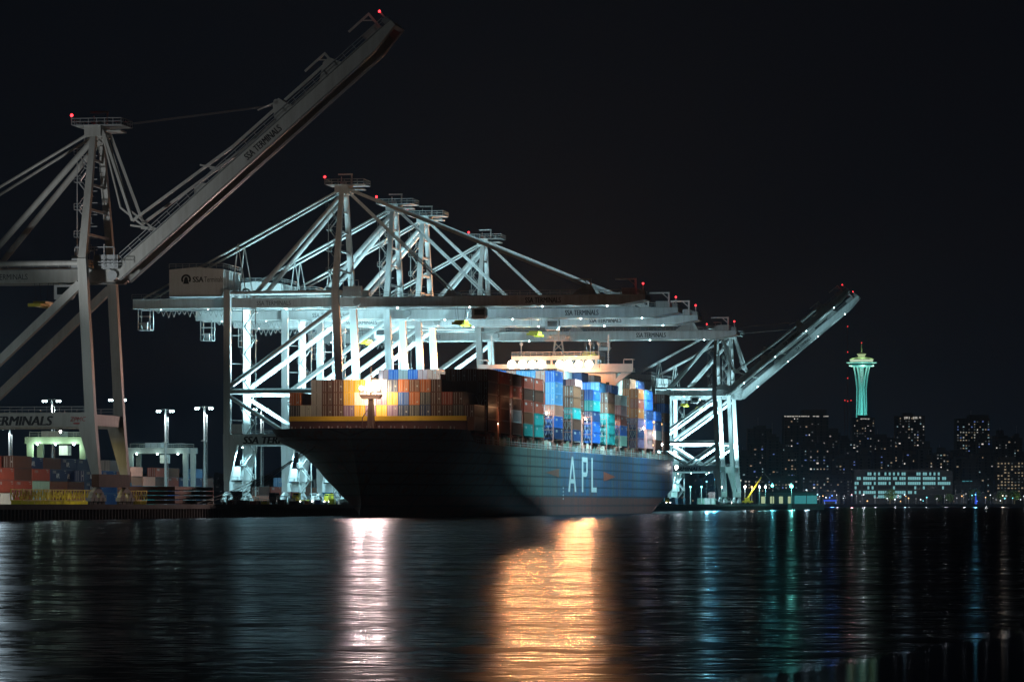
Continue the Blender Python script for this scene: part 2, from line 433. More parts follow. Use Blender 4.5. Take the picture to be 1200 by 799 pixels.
    b.tube((ax+1.2,-2.6,A-1.2),(ax+1.2,2.6,A-1.2),0.9,12)
    bld(b,'mast_head')
    b = MB().box(ax-3.8,ax+5.8,-3.8,3.8,A+0.2,A+0.32)
    b.rail((ax-3.8,-3.8,A+0.3),(ax+5.8,-3.8,A+0.3),1.2,1.4,0.07); b.rail((ax-3.8,3.8,A+0.3),(ax+5.8,3.8,A+0.3),1.2,1.4,0.07)
    b.rail((ax-3.8,-3.8,A+0.3),(ax-3.8,3.8,A+0.3),1.2,1.4,0.07); b.rail((ax+5.8,-3.8,A+0.3),(ax+5.8,3.8,A+0.3),1.2,1.4,0.07)
    bld(b,'mast_platform',GREY)
    b = MB().beam((ax+2.0,0,A+0.3),(ax+2.0,0,A+3.1),0.3).beam((ax-1.4,0,A+3.0),(ax+2.2,0,A+3.0),0.35).beam((ax-0.6,0,A+0.3),(ax-0.6,0,A+2.4),0.2)
    b.box(ax-0.8,ax+0.6,-0.6,0.6,A+0.3,A+1.3)
    bld(b,'davit')
    wl = bld(MB().beam((ax-4.0,-3.4,A+0.3),(ax-4.0,-3.4,A+1.9),0.16),'warning_light',GREY)
    MB().ball((ax-4.0,-3.4,A+2.15),0.30,8,5).build('red_bulb',B_RED,wl)
    light((ax-4.0,-3.7,A+2.2),14,(1,0.04,0.04),root,0.15)
    # stair tower beside the landside leg
    b = MB(); stairs(b,tl+4.2,-4.5,3,G-1,2.6,3.4)
    b.beam((tl+2.6,-4.5,2),(tl+2.6,-4.5,G),0.22); b.beam((tl+5.8,-4.5,2),(tl+5.8,-4.5,G),0.22)
    for k in range(1,7): b.beam((tl+2.6,-4.5,k*G/7),(tl,-H,k*G/7),0.2)
    bld(b,'stair_tower',GREY)
    # control cabins, cable reel on portal
    bld(MB().box(tl+1.5,tl+4.2,-H-2.2,-H-0.95,PB1+0.1,PB1+2.4),'electrical_cabinet',WHITE); bld(MB().box(tl-0.3,tl+2.2,-6,6,6.1,9.4),'cable_room',WHITE)
    # boom (horizontal or raised)
    hx, hz = 1.2, G+1.2
    ang = math.radians(raised) if raised else 0.0
    ca, sa = math.cos(ang), math.sin(ang)
    def bx(p): return Vector((hx+(p.x-hx)*ca-(p.z-hz)*sa, p.y, hz+(p.x-hx)*sa+(p.z-hz)*ca))
    T = 72.0
    for y in (-3.6,3.6):
        b = MB(bx)
        b.prism([(1.25,G),(66,G),(T,G+1.1),(T,G+2.3),(66,G+2.5),(1.25,G+2.5)],'y',y-0.7,y+0.7)
        bld(b,'boom_girder')
        b = MB(bx); yy = (0.72,1.15) if y<0 else (-1.15,-0.72)
        b.box(1.6,66,y+yy[0],y+yy[1],G+0.02,G+0.14); b.box(1.3,65.5,y-0.2,y+0.2,G-0.12,G-0.01)
        bld(b,'trolley_rail',GREY)
    b = MB(bx)
    for k in range(11): 
        x = 3+k*6.6; b.box(x-0.35,x+0.35,-2.9,2.9,G+1.3,G+2.2)
    b.box(T-0.8,T,-2.9,2.9,G+1.1,G+2.3)
    bld(b,'boom_tie')
    b = MB(bx).box(2,T-2,-5.2,-4.31,G+2.3,G+2.42); upv = Vector((0,0,1))
    b.rail((2,-5.2,G+2.4),(T-1,-5.2,G+2.4),1.1,2.4,0.06)
    b.rail((2,5.0,G+2.4),(T-1,5.0,G+2.4),1.1,2.4,0.06)
    bld(b,'boom_walkway',GREY)
    # raised maintenance posts on boom
    for xx in (58.5,69.5):
        b = MB(bx).beam((xx,-3.6,G+2.5),(xx,-3.6,G+6.2),0.42).beam((xx+0.2,-3.6,G+6.1),(xx-5.0,-3.6,G+6.1),0.36).beam((xx,-3.6,G+4.5),(xx-1.7,-3.6,G+6.0),0.2)
        bld(b,'boom_davit')
    for y in (-1,1): bld(MB(bx).prism([(54,G+2.5),(60,G+2.5),(58.6,G+5.0),(57.2,G+5.0)],'y',y*3.6-0.3,y*3.6+0.3),'stay_bracket')
    for y in (-1,1): bld(MB(bx).prism([(22.5,G+2.5),(26,G+2.5),(24.6,G+3.8),(23.6,G+3.8)],'y',y*3.6-0.3,y*3.6+0.3),'stay_bracket')
    bld(MB(bx).box(66,69.5,-3,3,G+2.5,G+4.0),'sheave_block')
    wl = bld(MB(bx).beam((T-0.6,-4.2,G+2.3),(T-0.6,-4.2,G+4.6),0.3).box(T-1.4,T-0.1,-4.8,-3.4,G+2.3,G+3.3),'warning_light',GREY)
    MB(bx).ball((T-0.6,-4.2,G+4.95),0.24,8,5).build('red_bulb',B_RED,wl)
    lp = bx(Vector((T-0.6,-4.6,G+5.0))); light(lp,14,(1,0.04,0.04),root,0.15)
    # stays
    for y in (-1,1):
        if not raised:
            bld(MB().beam((ax+2,y*2.2,A-1.0),(57.8,y*3.6,G+4.5),0.55,0.75),'fore_stay')
            bld(MB().beam((ax+1.5,y*1.6,A-1.6),(24.2,y*3.6,G+3.3),0.3,0.4),'inner_stay')
        else:
            k1 = Vector((ax+2,y*2.2,A-1.2)); kn = Vector((4.5,y*3.6,G+ (11.5 if kit==0 else 10.5)))
            bld(MB().beam(k1,kn,0.5,0.55),'fore_stay')
            bp = bx(Vector((57.8,y*3.6,G+4.5))); kn2 = bx(Vector((13,y*3.6,G+5.4)))
            kn3 = bx(Vector((34,y*3.6,G+4.6)))
            bld(MB().beam(kn,kn3,0.45,0.5),'fore_stay'); bld(MB().beam(kn3,bp,0.45,0.5),'fore_stay')
            k4 = Vector((2.0,y*3.0,G+14)); bld(MB().beam((ax+1.6,y*1.6,A-1.6),k4,0.3,0.35),'inner_stay')
            bld(MB().beam(k4,bx(Vector((11.5,y*3.6,G+3.8))),0.3,0.35),'inner_stay')
            bld(MB(bx).beam((13,y*3.6,G+2.5),(9.5,y*3.6,G+6.5),0.35),'stay_strut')
            bld(MB(bx).beam((30,y*3.6,G+2.5),(27,y*3.6,G+6.2),0.3),'stay_strut')
            bld(MB().beam((ax+3,y*0.8,A+0.3),bx(Vector((45.5,y*0.8,G+5.4))),0.14),'hoist_rope',DARK)
    if raised:
        b = MB(bx).prism([(43,G+2.5),(47.5,G+2.5),(46.5,G+5.6),(45,G+5.6)],'y',-4.0,-3.2).prism([(43,G+2.5),(47.5,G+2.5),(46.5,G+5.6),(45,G+5.6)],'y',3.2,4.0)
        b.tube((45.7,-4,G+5.4),(45.7,4,G+5.4),0.5,10).beam((45.7,-3.6,G+5.4),(42,-3.6,G+6.6),0.25)
        bld(b,'sheave_frame')
    # machinery at the hinge
    bld(MB().box(-1.5,1.8,4.5,5.6,G+2.6,G+4.6),'winch_box',GREY)
    b = MB().box(-2.5,2.2,-5.6,-4.5,G+2.45,G+5.0)
    b.rail((-7,-6.6,G+2.5),(4,-6.6,G+2.5),1.1,1.6,0.06)
    for k in range(5): b.beam((-6+k*1.9,-6.2,G+2.5),(-6+k*1.9,-6.2,G+6.2+0.8*(k%2)),0.16)
    b.beam((-6,-6.2,G+6.4),(1.6,-6.2,G+6.4),0.16); b.box(-6.6,-4.4,-6.4,-4.6,G+2.6,G+4.8)
    bld(b,'hinge_platform',GREY)
    for y in (-1,1): bld(MB().tube((0.9,y*2.6,G+1.2),(0.9,y*5.0,G+1.2),0.95,12),'hinge_pin',GREY)
    # trolley and cab
    tt = trolley_t
    b = MB().box(tt-3.2,tt+3.2,-2.7,2.7,G+0.3,G+1.0)
    for k in (-1,1):
        for j in (-1,1): b.tube((tt+k*2.6,j*2.55,G+0.42),(tt+k*2.6,j*2.95,G+0.42),0.3,10)
    b.box(tt-1.5,tt+1.5,-1.6,1.6,G+1.0,G+2.2)
    bld(b,'trolley',GREY)
    cb = bld(MB().prism([(tt+3.4,G-3.2),(tt+6.4,G-3.2),(tt+6.9,G-2.4),(tt+6.9,G-0.5),(tt+3.4,G-0.5)],'y',-4.6,-2.2),'operator_cab',WHITE)
    MB().box(tt+4.0,tt+6.6,-4.66,-4.6,G-2.3,G-0.9).box(tt+6.9,tt+6.96,-4.3,-2.5,G-2.3,G-0.8).build('cab_window',GLASS,cb)
    MB().beam((tt+3.8,-3,G-0.5),(tt+3.8,-2.4,G+0.5),0.25).beam((tt+6.4,-3,G-0.5),(tt+2.8,-2.4,G+0.5),0.25).build('cab_hanger',GREY,cb)
    b = MB().box(tt-6.0,tt-5.6,-1.2,1.2,G-3.0,G-2.6)
    b = MB().box(tt-1.2,tt+1.2,-3.0,3.0,G-3.9,G-3.4).box(tt-1.25,tt-1.0,-6,6,G-4.4,G-4.0).box(tt+1.0,tt+1.25,-6,6,G-4.4,G-4.0)
    b.box(tt-1.25,tt+1.25,-6.1,-5.8,G-4.6,G-4.0).box(tt-1.25,tt+1.25,5.8,6.1,G-4.6,G-4.0)
    bld(b,'spreader',SAFETY)
    for k in (-1,1):
        for j in (-1,1): bld(MB().beam((tt+k*1.0,j*1.5,G-3.4),(tt+k*1.4,j*1.6,G+0.3),0.07),'hoist_rope',DARK)
    # lettering on near faces
    text(zp,2.5,(-26.6,-H-0.78,PB0+0.35),(1,0,0),(0,0,1),INK,root,shear=0.22,bold=0.045,sx=0.98)
    text('SSA TERMINALS',1.55,(-24.5,-4.32,G+0.6),(1,0,0),(0,0,1),INK,root,sx=0.8)
    bo = bx(Vector((42.5 if not raised else 34.5,-4.32,G+0.55))); text('SSA TERMINALS',1.9,bo,(ca,0,sa),(-sa,0,ca),INK,root,bold=0.02,sx=0.66)
    # lamps
    if lamps:
        for t in (-50,-38,-18):
            floodlight((t,0.0,G-0.1),root,15000*power,spot=150,aim=(0,0.1,-1))
        for t in (10,28,46,62):
            if not raised: floodlight((t,0,G-0.1),root,(16000 if t<40 else 85000)*power*(1.0 if t<40 else (0.9 if s0==0 else 1.75)),spot=150 if t<40 else 135,aim=(0 if t<40 else -0.25,0.3 if s0==0 else 0.0,-1))
            else:
                pp = bx(Vector((t,0,G-0.1))); floodlight(tuple(pp),root,5000*power,spot=150,aim=(0.3,0.3,-0.8))
        for t, y in ((-27,-8.2),(-6,-8.2),(-16,8.2)):
            floodlight((t,y,PB0-0.5),root,10500*power,spot=150,aim=(0,0,-1))
        for t in (-24.0,-9.0):
            light((t,0,PB1+1.0),104000*power,(0.50,0.90,1.0),root,0.5,spot=150,aim=(0,0.15,1))  # upward spots added on the portal to brighten legs and girder undersides
            h = MB().box(t-0.5,t+0.5,-0.5,0.5,PB1+0.1,PB1+0.45).box(t-0.3,t+0.3,-H+0.92,-0.5,PB1-0.3,PB1+0.08).build('added_uplight',GREY,root)
        for t in (-34,-12,12,34,54):
            if raised and t > 0: continue
            light((t,4.8,G-1.2),6500*power,(0.55,0.9,1.0),root,0.3,spot=140,aim=(0,1,-0.1))  # added fill spots without fixtures, brightening the next crane along
        # unseen up-spots, added below the girder to brighten its underside
        if not raised:
            for t in (-12,5,16,25,35,44,53,61): light((t,0,G-2.0),700*power,(0.55,0.92,1.0),root,0.3,spot=165,aim=(0,0,1))
        else:
            for t in (8,20,32,44,56): light(tuple(bx(Vector((t,0,G-1.8)))),700*power,(0.55,0.92,1.0),root,0.3,spot=165,aim=(-sa,0,ca))
    return root

crane(-209.3,G=42.0,A=71.4,raised=40.5,kit=0,M=CRANE_OLD,lamps=False,trolley_t=-14,zp='SSA TERMINALS',
      label='dim grey nearest crane at the left edge, its boom raised high over the water')
crane(0,label='pale crane with lowered boom, foremost of the four standing over the ship',trolley_t=26)
crane(59,label='pale crane with lowered boom, second of the four over the ship',trolley_t=34)
crane(98.6,label='pale crane with lowered boom, third of the four over the ship',trolley_t=-20)
crane(186,label='pale crane with lowered boom, farthest of the four over the ship',trolley_t=28)
crane(745,raised=39.5,label='distant pale crane beyond the stern, nearer of the two with raised booms',trolley_t=-18,power=1.3)
crane(799,raised=39.5,label='distant pale crane beyond the stern, farther of the two with raised booms',trolley_t=-18,power=1.0)
# maker's mark on the nearest crane's portal beam
c0 = [o for o in COL.objects if o.name.startswith('container_crane')][0]
text('ZPMC',1.15,(-5.7,-10.43,15.7),(1,0,0),(0,0,1),RED,c0,shear=0.2,bold=0.0)
MB().box(-5.0,-3.8,-10.45,-10.41,15.15,15.4).build('emblem',RED,c0)
for t,y in ((-12,4),(-22,-8)):
    floodlight((t,y,14.1),c0,2600,col=(1.0,0.85,0.45),bulb=B_WHITE,br=0.24,r=0.3,spot=155,aim=(0.3,0,-1))
for t in (-10,-20):
    floodlight((t,10.6,15.2),c0,50000,col=(1.0,0.97,0.85),bulb=B_WHITE,br=0.24,r=0.3,spot=50,aim=(-0.5,1,-0.13))  # floodlights added here to brighten the faces of the yard containers

# ================================================================== CONTAINERS
CC = {
 'blue':(0.02,0.11,0.42),'navy blue':(0.015,0.035,0.11),'light blue':(0.10,0.27,0.50),'teal':(0.02,0.27,0.26),
 'pale green':(0.33,0.52,0.42),'rust red':(0.30,0.055,0.03),'dark brown':(0.085,0.028,0.016),'brown':(0.16,0.055,0.025),
 'orange':(0.42,0.11,0.02),'yellow':(0.62,0.36,0.03),'purple grey':(0.20,0.12,0.22),'pink':(0.52,0.24,0.23),
 'grey':(0.32,0.31,0.32),'white':(0.62,0.62,0.58),'dark grey':(0.07,0.07,0.075),'salmon':(0.50,0.20,0.14),
}
def cmat(colr):
    return mat('container_'+colr.replace(' ','_'), CC[colr], 0.5, 0, 0.35, tuple(v*0.45 for v in CC[colr]), 0.9, 0, True)
CW, CH, CL = 2.44, 2.86, 12.19
def container_mesh(colr, L=CL, H=CH):
    key = ('cm',colr,L,H)
    if key in MATS: return MATS[key]
    b = MB(); w = CW/2; l = L/2
    # corner posts and rails
    for x in (-w,w-0.14):
        for y in (-l,l-0.14): b.box(x,x+0.14,y,y+0.14,0,H)
        b.box(x+(0 if x<0 else 0.04),x+(0.10 if x<0 else 0.14),-l+0.14,l-0.14,0,0.16); b.box(x+(0 if x<0 else 0.04),x+(0.10 if x<0 else 0.14),-l+0.14,l-0.14,H-0.12,H)
    for y in (-l,l-0.1):
        b.box(-w+0.14,w-0.14,y,y+0.1,0,0.16); b.box(-w+0.14,w-0.14,y,y+0.1,H-0.12,H)
    b.add([(-w+0.1,-l+0.1,H-0.03),(w-0.1,-l+0.1,H-0.03),(w-0.1,l-0.1,H-0.03),(-w+0.1,l-0.1,H-0.03)],[(0,1,2,3)])
    # corrugated sides
    for sgn in (-1,1):
        n = int(L/0.75); pts = []
        for i in range(n+1):
            y0 = -l+0.14+(L-0.28)*i/n; d = (L-0.28)/n
            if i < n: pts += [(y0,0),(y0+d*0.35,0),(y0+d*0.5,1),(y0+d*0.85,1)]
        pts.append((l-0.14,0))
        vs = []
        for y,kk in pts:
            x = sgn*(w-0.03-0.10*kk); vs += [(x,y,0.14),(x,y,H-0.1)]
        fs = [((2*i,2*i+2,2*i+3,2*i+1) if sgn>0 else (2*i+1,2*i+3,2*i+2,2*i)) for i in range(len(pts)-1)]
        b.add(vs,fs)
    # ends: doors with locking bars (front) and plain panel
    b.add([(-w+0.12,-l+0.08,0.14),(w-0.12,-l+0.08,0.14),(w-0.12,-l+0.08,H-0.1),(-w+0.12,-l+0.08,H-0.1)],[(0,1,2,3)])
    n = 8; vs=[]; 
    for i in range(n*2):
        x = -w+0.12+(2*w-0.24)*(i/(n*2-1)); y = l-0.05-(0.07 if (i//1)%2 else 0); vs += [(x,y,0.14),(x,y,H-0.1)]
    b.add(vs,[(2*i+1,2*i+3,2*i+2,2*i) for i in range(n*2-1)])
    b.mi = 1
    for x in (-0.85,-0.38,0.38,0.85): b.box(x-0.035,x+0.035,-l+0.02,-l+0.075,0.1,H-0.08)
    b.mi = 2
    b.box(-0.03,0.03,-l+0.05,-l+0.083,0.14,H-0.1)
    b.mi = 3
    hsh = sum(map(ord,colr))%5
    if hsh < 3:
        zz = (1.9,0.5,1.2)[hsh]; b.add([(0.5,-l+0.07,zz),(0.85,-l+0.07,zz),(0.85,-l+0.07,zz+0.3),(0.5,-l+0.07,zz+0.3)],[(0,1,2,3)])
    if colr in ('blue','navy blue','light blue','teal','white','rust red','orange','pink'):      # printed line marks
        for sgn in (-1,1):
            for (ya,yb,za,zb) in ((-4.6,-4.1,1.7,2.3),(-3.7,-3.2,1.7,2.3),(-2.8,-2.3,1.7,2.3),(3.6,5.2,2.2,2.4),(4.2,5.2,1.8,1.95)):
                x = sgn*(w+0.004); q = [(x,ya,za),(x,yb,za),(x,yb,zb),(x,ya,zb)]
                b.add(q if sgn>0 else q[::-1],[(0,1,2,3)])
    me = b.mesh('container',[cmat(colr),GREY,RUBBER,mat('container_print',(0.42,0.43,0.43),0.6,0,0.6,(0.15,0.12,0.10),1.2)]); MATS[key] = me
    return me
def container(t, s, z, colr, label, group, L=CL, H=CH):
    o = bpy.data.objects.new('shipping_container', container_mesh(colr, L, H)); COL.objects.link(o)
    o.location = P(t, s, z); o.rotation_euler = (0,0,PHI)
    return tag(o, label, 'container', group)

# ================================================================== CONTAINER SHIP
SHT, SHS = 22.3, -86.3
ship = thing('container_ship','long blue container ship moored bow first under the row of cranes','ship',P(SHT,SHS,0),PHI)
def SP(x,y,z): return P(SHT+x, SHS+y, z)
HB = 21.4
def hull():
    b = MB()
    levels = [-2.0+21.2*i/36 for i in range(37)]
    def stem(z): 
        if z < 0: return -2.0-0.8*z*0
        return -2.0*(1-min(z/3,1)) - 0.0 - 12.5*((max(z-2.5,0)/16.5)**1.35)
    def full(z):
        pts = [(-2,124),(0,119),(7,109),(11,90),(14,64),(16.5,24),(19.2,15)]
        for (a,fa),(c_,fc) in zip(pts,pts[1:]):
            if z <= c_: return fa+(fc-fa)*max(0,(z-a))/(c_-a)
        return pts[-1][1]
    def pw(z):
        pts = [(-2,1.2),(0,1.25),(3,1.8),(8,3.0),(12,3.6),(14.5,3.6),(17,3.9),(19.2,4.4)]
        for (a,fa),(c_,fc) in zip(pts,pts[1:]):
            if z <= c_: return fa+(fc-fa)*max(0,(z-a))/(c_-a)
        return pts[-1][1]
    Y1 = 128.0
    nA = 46
    def topz(y):      # bow bulwark up to y ~ 18, then main deck
        return 19.2 if y < 15 else (19.2-2.8*min((y-15)/6,1))
    stations = []
    for i in range(nA+1):
        a = (i/nA)**1.6; row = []
        for z in levels:
            y = stem(z)*(1-a)+Y1*a
            xi = min(max((y-stem(z))/(full(z)-stem(z)),0),1)
            row.append((HB*(1-(1-xi)**pw(z)), y, z))
        stations.append(row)
    for k in range(1,12):
        y = Y1+(290-Y1)*k/11; stations.append([(HB,y,z) for z in levels])
    for k in range(1,11):
        y = 290+64*k/10; f = k/10; zb = -2+9.6*f**0.9
        row = []
        for z in levels:
            zz = max(z, zb) if z < 12 else z
            row.append((HB*(1-0.04*f), y, zz))
        stations.append(row)
    # clip levels above the deck aft of the bow
    for r in stations:
        for j,(x,y,z) in enumerate(r):
            tz = topz(y)
            if z > tz: r[j] = (x,y,tz)
    nl = len(levels); vs = []; fs = []
    for side in (1,-1):
        k = len(vs)
        for r in stations: vs += [(x*side,y,z) for x,y,z in r]
        for i in range(len(stations)-1):
            for j in range(nl-1):
                q = [k+i*nl+j,k+(i+1)*nl+j,k+(i+1)*nl+j+1,k+i*nl+j+1]
                if side < 0: q.reverse()
                fs.append(tuple(q))
    # transom
    A0 = (len(stations)-1)*nl; B0 = len(stations)*nl+(len(stations)-1)*nl
    for j in range(nl-1): fs.append((A0+j,B0+j,B0+j+1,A0+j+1))
    for i in range(len(stations)-11,len(stations)-1):       # counter bottom
        fs.append((i*nl,len(stations)*nl+i*nl,len(stations)*nl+(i+1)*nl,(i+1)*nl))
    b.add(vs,fs)
    m = bpy.data.materials.new('ship_hull_paint'); m.use_nodes = True; n = m.node_tree; L = n.links
    bs = n.nodes['Principled BSDF']; bs.inputs['Roughness'].default_value = 0.55
    t = n.nodes.new('ShaderNodeTexCoord'); sp = n.nodes.new('ShaderNodeSeparateXYZ'); L.new(t.outputs['Object'], sp.inputs[0])
    nz = n.nodes.new('ShaderNodeTexNoise'); mp = n.nodes.new('ShaderNodeMapping'); mp.inputs['Scale'].default_value = (0.5,0.5,0.05)
    L.new(t.outputs['Object'], mp.inputs[0]); L.new(mp.outputs[0], nz.inputs['Vector']); nz.inputs['Scale'].default_value = 1; nz.inputs['Detail'].default_value = 7
    nz2 = n.nodes.new('ShaderNodeTexNoise'); nz2.inputs['Scale'].default_value = 0.06; nz2.inputs['Detail'].default_value = 5; L.new(t.outputs['Object'], nz2.inputs['Vector'])
    nz3 = n.nodes.new('ShaderNodeTexNoise'); mp3 = n.nodes.new('ShaderNodeMapping'); mp3.inputs['Scale'].default_value = (1.0,0.9,0.035)
    L.new(t.outputs['Object'], mp3.inputs[0]); L.new(mp3.outputs[0], nz3.inputs['Vector']); nz3.inputs['Scale'].default_value = 1; nz3.inputs['Detail'].default_value = 5
    def mix(f,a,c_):
        q = n.nodes.new('ShaderNodeMix'); q.data_type='RGBA'
        L.new(f,q.inputs[0])
        for s_,v in ((6,a),(7,c_)):
            if isinstance(v,tuple): q.inputs[s_].default_value=(*v,1)
            else: L.new(v,q.inputs[s_])
        return q.outputs[2]
    def rng(v,a,c_,o0=0.0,o1=1.0):
        q = n.nodes.new('ShaderNodeMapRange'); L.new(v,q.inputs[0]); q.inputs[1].default_value=a; q.inputs[2].default_value=c_
        q.inputs[3].default_value=o0; q.inputs[4].default_value=o1; return q.outputs[0]
    blue = mix(rng(nz2.outputs[0],0.4,0.6),(0.022,0.085,0.21),(0.035,0.115,0.20))
    blue = mix(rng(nz.outputs[0],0.48,0.75,0,0.75),blue,(0.13,0.15,0.13))
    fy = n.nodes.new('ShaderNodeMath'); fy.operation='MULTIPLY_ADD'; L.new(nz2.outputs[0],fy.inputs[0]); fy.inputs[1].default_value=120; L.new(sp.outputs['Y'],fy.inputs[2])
    blue = mix(rng(fy.outputs[0],215,160,0,0.8),blue,(0.13,0.19,0.15))  # green light on the forward side, put into the hull colour
    blue = mix(rng(nz3.outputs[0],0.50,0.66,0,0.85),blue,(0.16,0.07,0.035))
    red = mix(rng(nz.outputs[0],0.4,0.7),(0.17,0.05,0.04),(0.09,0.05,0.05))
    wob = n.nodes.new('ShaderNodeMath'); wob.operation='MULTIPLY_ADD'; L.new(nz.outputs[0],wob.inputs[0]); wob.inputs[1].default_value=1.2; L.new(sp.outputs['Z'],wob.inputs[2])
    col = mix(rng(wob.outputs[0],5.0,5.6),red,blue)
    # welded plate seams
    sv = n.nodes.new('ShaderNodeCombineXYZ'); L.new(sp.outputs['Y'],sv.inputs[0]); L.new(sp.outputs['Z'],sv.inputs[1])
    br = n.nodes.new('ShaderNodeTexBrick'); L.new(sv.outputs[0],br.inputs['Vector']); br.inputs['Scale'].default_value=1
    br.inputs['Brick Width'].default_value=11; br.inputs['Row Height'].default_value=2.4; br.inputs['Mortar Size'].default_value=0.28
    br.inputs['Mortar Smooth'].default_value = 0.6; br.offset = 0.0
    col = mix(rng(br.outputs['Fac'],0,1,0,0.7),col,(0.012,0.02,0.03))
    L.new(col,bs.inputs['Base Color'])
    bp = n.nodes.new('ShaderNodeBump'); bp.inputs['Strength'].default_value=0.25; bp.inputs['Distance'].default_value=0.12; L.new(nz.outputs[0],bp.inputs['Height']); L.new(bp.outputs[0],bs.inputs['Normal'])
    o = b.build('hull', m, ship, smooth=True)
    # deck: joins left and right edges at deck height
    d = MB(); ds = []
    for r in stations:
        x,y,z = r[-1]; ds.append((max(x-0.25,0.01),y+0.3 if y<0 else y,min(z,17.6) if y<15 else z-0.1))
    vs = [(x,y,z) for x,y,z in ds]+[(-x,y,z) for x,y,z in ds]; k=len(ds)
    d.add(vs,[(i,k+i,k+i+1,i+1) for i in range(k-1)])
    d.build('deck', mat('deck_paint',(0.12,0.045,0.035),0.7,0,0.4,(0.05,0.03,0.03),0.4), ship)
    return o
hull_o = hull()

# APL letters and arrows on the starboard side
HW = mat('hull_white_lettering',(0.60,0.66,0.66),0.5,0,0.7,(0.30,0.36,0.38),0.4,0,True)
HR = mat('hull_red_arrow',(0.42,0.10,0.06),0.5,0,0.6,(0.16,0.08,0.07),0.4,0,True)
def side_poly(polys, name, m, d=0.03):
    b = MB()
    for pts in polys:
        b.add([(HB+d,y,z) for y,z in pts],[tuple(range(len(pts)))])
    return b.build(name, m, ship)
z0, z1 = 6.0, 15.2
def lt(y, w, pts): return [(y+a*w, z0+(z1-z0)*c_) for a,c_ in pts]
yA, yP, yL = 148.5, 170.5, 186.5
side_poly([lt(yA,13,[(0,0),(0.2,0),(0.58,1),(0.42,1)]), lt(yA,13,[(0.8,0),(1.0,0),(0.58,1),(0.42,1)][::1]),
           lt(yA,13,[(0.22,0.24),(0.78,0.24),(0.74,0.36),(0.26,0.36)])],'lettering',HW)
PP = [lt(yP,10,[(0,0),(0.24,0),(0.24,1),(0,1)]), lt(yP,10,[(0.24,0.86),(0.7,0.86),(0.92,1.0-0.0),(0.24,1)])]
PP += [lt(yP,10,[(0.24,0.44),(0.7,0.44),(0.7,0.57),(0.24,0.57)]), lt(yP,10,[(0.7,0.44),(0.86,0.48),(0.97,0.58),(0.74,0.60),(0.7,0.57)]),
       lt(yP,10,[(0.74,0.60),(0.97,0.58),(0.97,0.9),(0.74,0.86)]), lt(yP,10,[(0.7,0.86),(0.74,0.84),(0.97,0.88),(0.92,1.0)])]
side_poly(PP,'lettering',HW,0.032)
side_poly([lt(yL,9,[(0,0),(0.27,0),(0.27,1),(0,1)]), lt(yL,9,[(0.27,0),(1.0,0),(1.0,0.14),(0.27,0.14)])],'lettering',HW,0.034)
side_poly([[(114,10.7),(134,11.8),(134,9.6)]],'arrow_emblem',mat('faded_red_arrow',(0.24,0.10,0.07),0.5,0,0.6,(0.12,0.10,0.10),0.4,0,True))
side_poly([[(230,10.4),(208,11.7),(208,9.1)]],'arrow_emblem',HR)
# draught marks / small marks
side_poly([[(140+i*0.0,4+i*0.9),(141.2,4+i*0.9),(141.2,4.4+i*0.9),(140,4.4+i*0.9)] for i in range(4)],'draught_mark',HW,0.036)

# breakwater with yellow top band, dark plate with stiffeners
b = MB().box(-20.2,20.2,16.8,17.1,17.6,21.4)
for k in range(24): b.box(-20.1+k*1.74,-19.85+k*1.74,17.1,18.4,17.6,21.2)
bw = b.build('breakwater', mat('breakwater_paint',(0.11,0.04,0.03),0.6,0,0.3,(0.05,0.03,0.03),0.5), ship)
MB().box(-20.2,20.2,16.6,17.15,21.4,22.45).build('top_band', mat('bright_yellow_band',(0.85,0.55,0.03),0.5,0,0.2,(0.4,0.2,0.03),0.8), bw)
# foremast with lamp platform
fm = MB().prism([(-0.95,17.6),(0.95,17.6),(0.42,26.9),(-0.42,26.9)],'y',13.4,14.8)
fm.box(-2.4,2.4,13.0,15.3,26.9,27.15)
fm.prism([(-1.9,26.2),(1.9,26.2),(2.4,26.9),(-2.4,26.9)],'y',13.1,15.2)
fm.rail((-2.4,13.0,27.15),(2.4,13.0,27.15),1.1,0.8,0.06)
fm.beam((-1.6,12.4,17.6),(-1.6,12.4,22),0.18).beam((-1.6,12.4,22),(-0.5,13.6,24),0.18)
for k in range(16): fm.beam((-0.35,13.3,18.2+k*0.5),(0.35,13.3,18.2+k*0.5),0.07)
fm.beam((0,14.2,27.1),(0,14.2,33.5),0.32,0.32,0.16,0.16).beam((-1.1,14.2,30.8),(1.1,14.2,30.8),0.14)
fm.box(-0.25,0.25,13.9,14.5,31.0,31.5)
FMX = -0.9
fmo = fm.build('foremast', mat('foremast_paint',(0.16,0.10,0.07),0.5,0,0.3,(0.25,0.12,0.07),0.6), ship); fmo.location.x = FMX
for dx in (-1.9,0.0,1.9):
    h = MB().box(dx-0.5,dx+0.5,14.0,14.6,27.6,28.9).build('floodlight',GREY,ship); h.location.x = FMX
    MB().ball((dx,15.0,28.3),0.62,12,8).build('lamp_glass',B_WARM,h)
light((FMX,15.8,28.3),8500,(1.0,0.74,0.45),ship,0.6)
for dx in (-2.2,2.2): light((FMX+dx,11.2,28.9),36000,(1.0,0.68,0.62),ship,0.6,spot=130,aim=(0.15,-1,-0.12))
for dx in (-1.9,1.9): MB().ball((FMX+dx,12.7,28.6),0.55,12,8).build('lamp_glass',B_WARM,ship)
light((FMX,11.4,29.2),3000,(1.0,0.80,0.65),ship,0.5)
MB().ball((FMX,12.9,28.9),1.1,14,9).build('lamp_glass',B_WARM,fmo)
bpy.data.objects[[o.name for o in COL.objects if o.name.startswith('lamp_glass') and o.parent==fmo][0]].location.x = -FMX

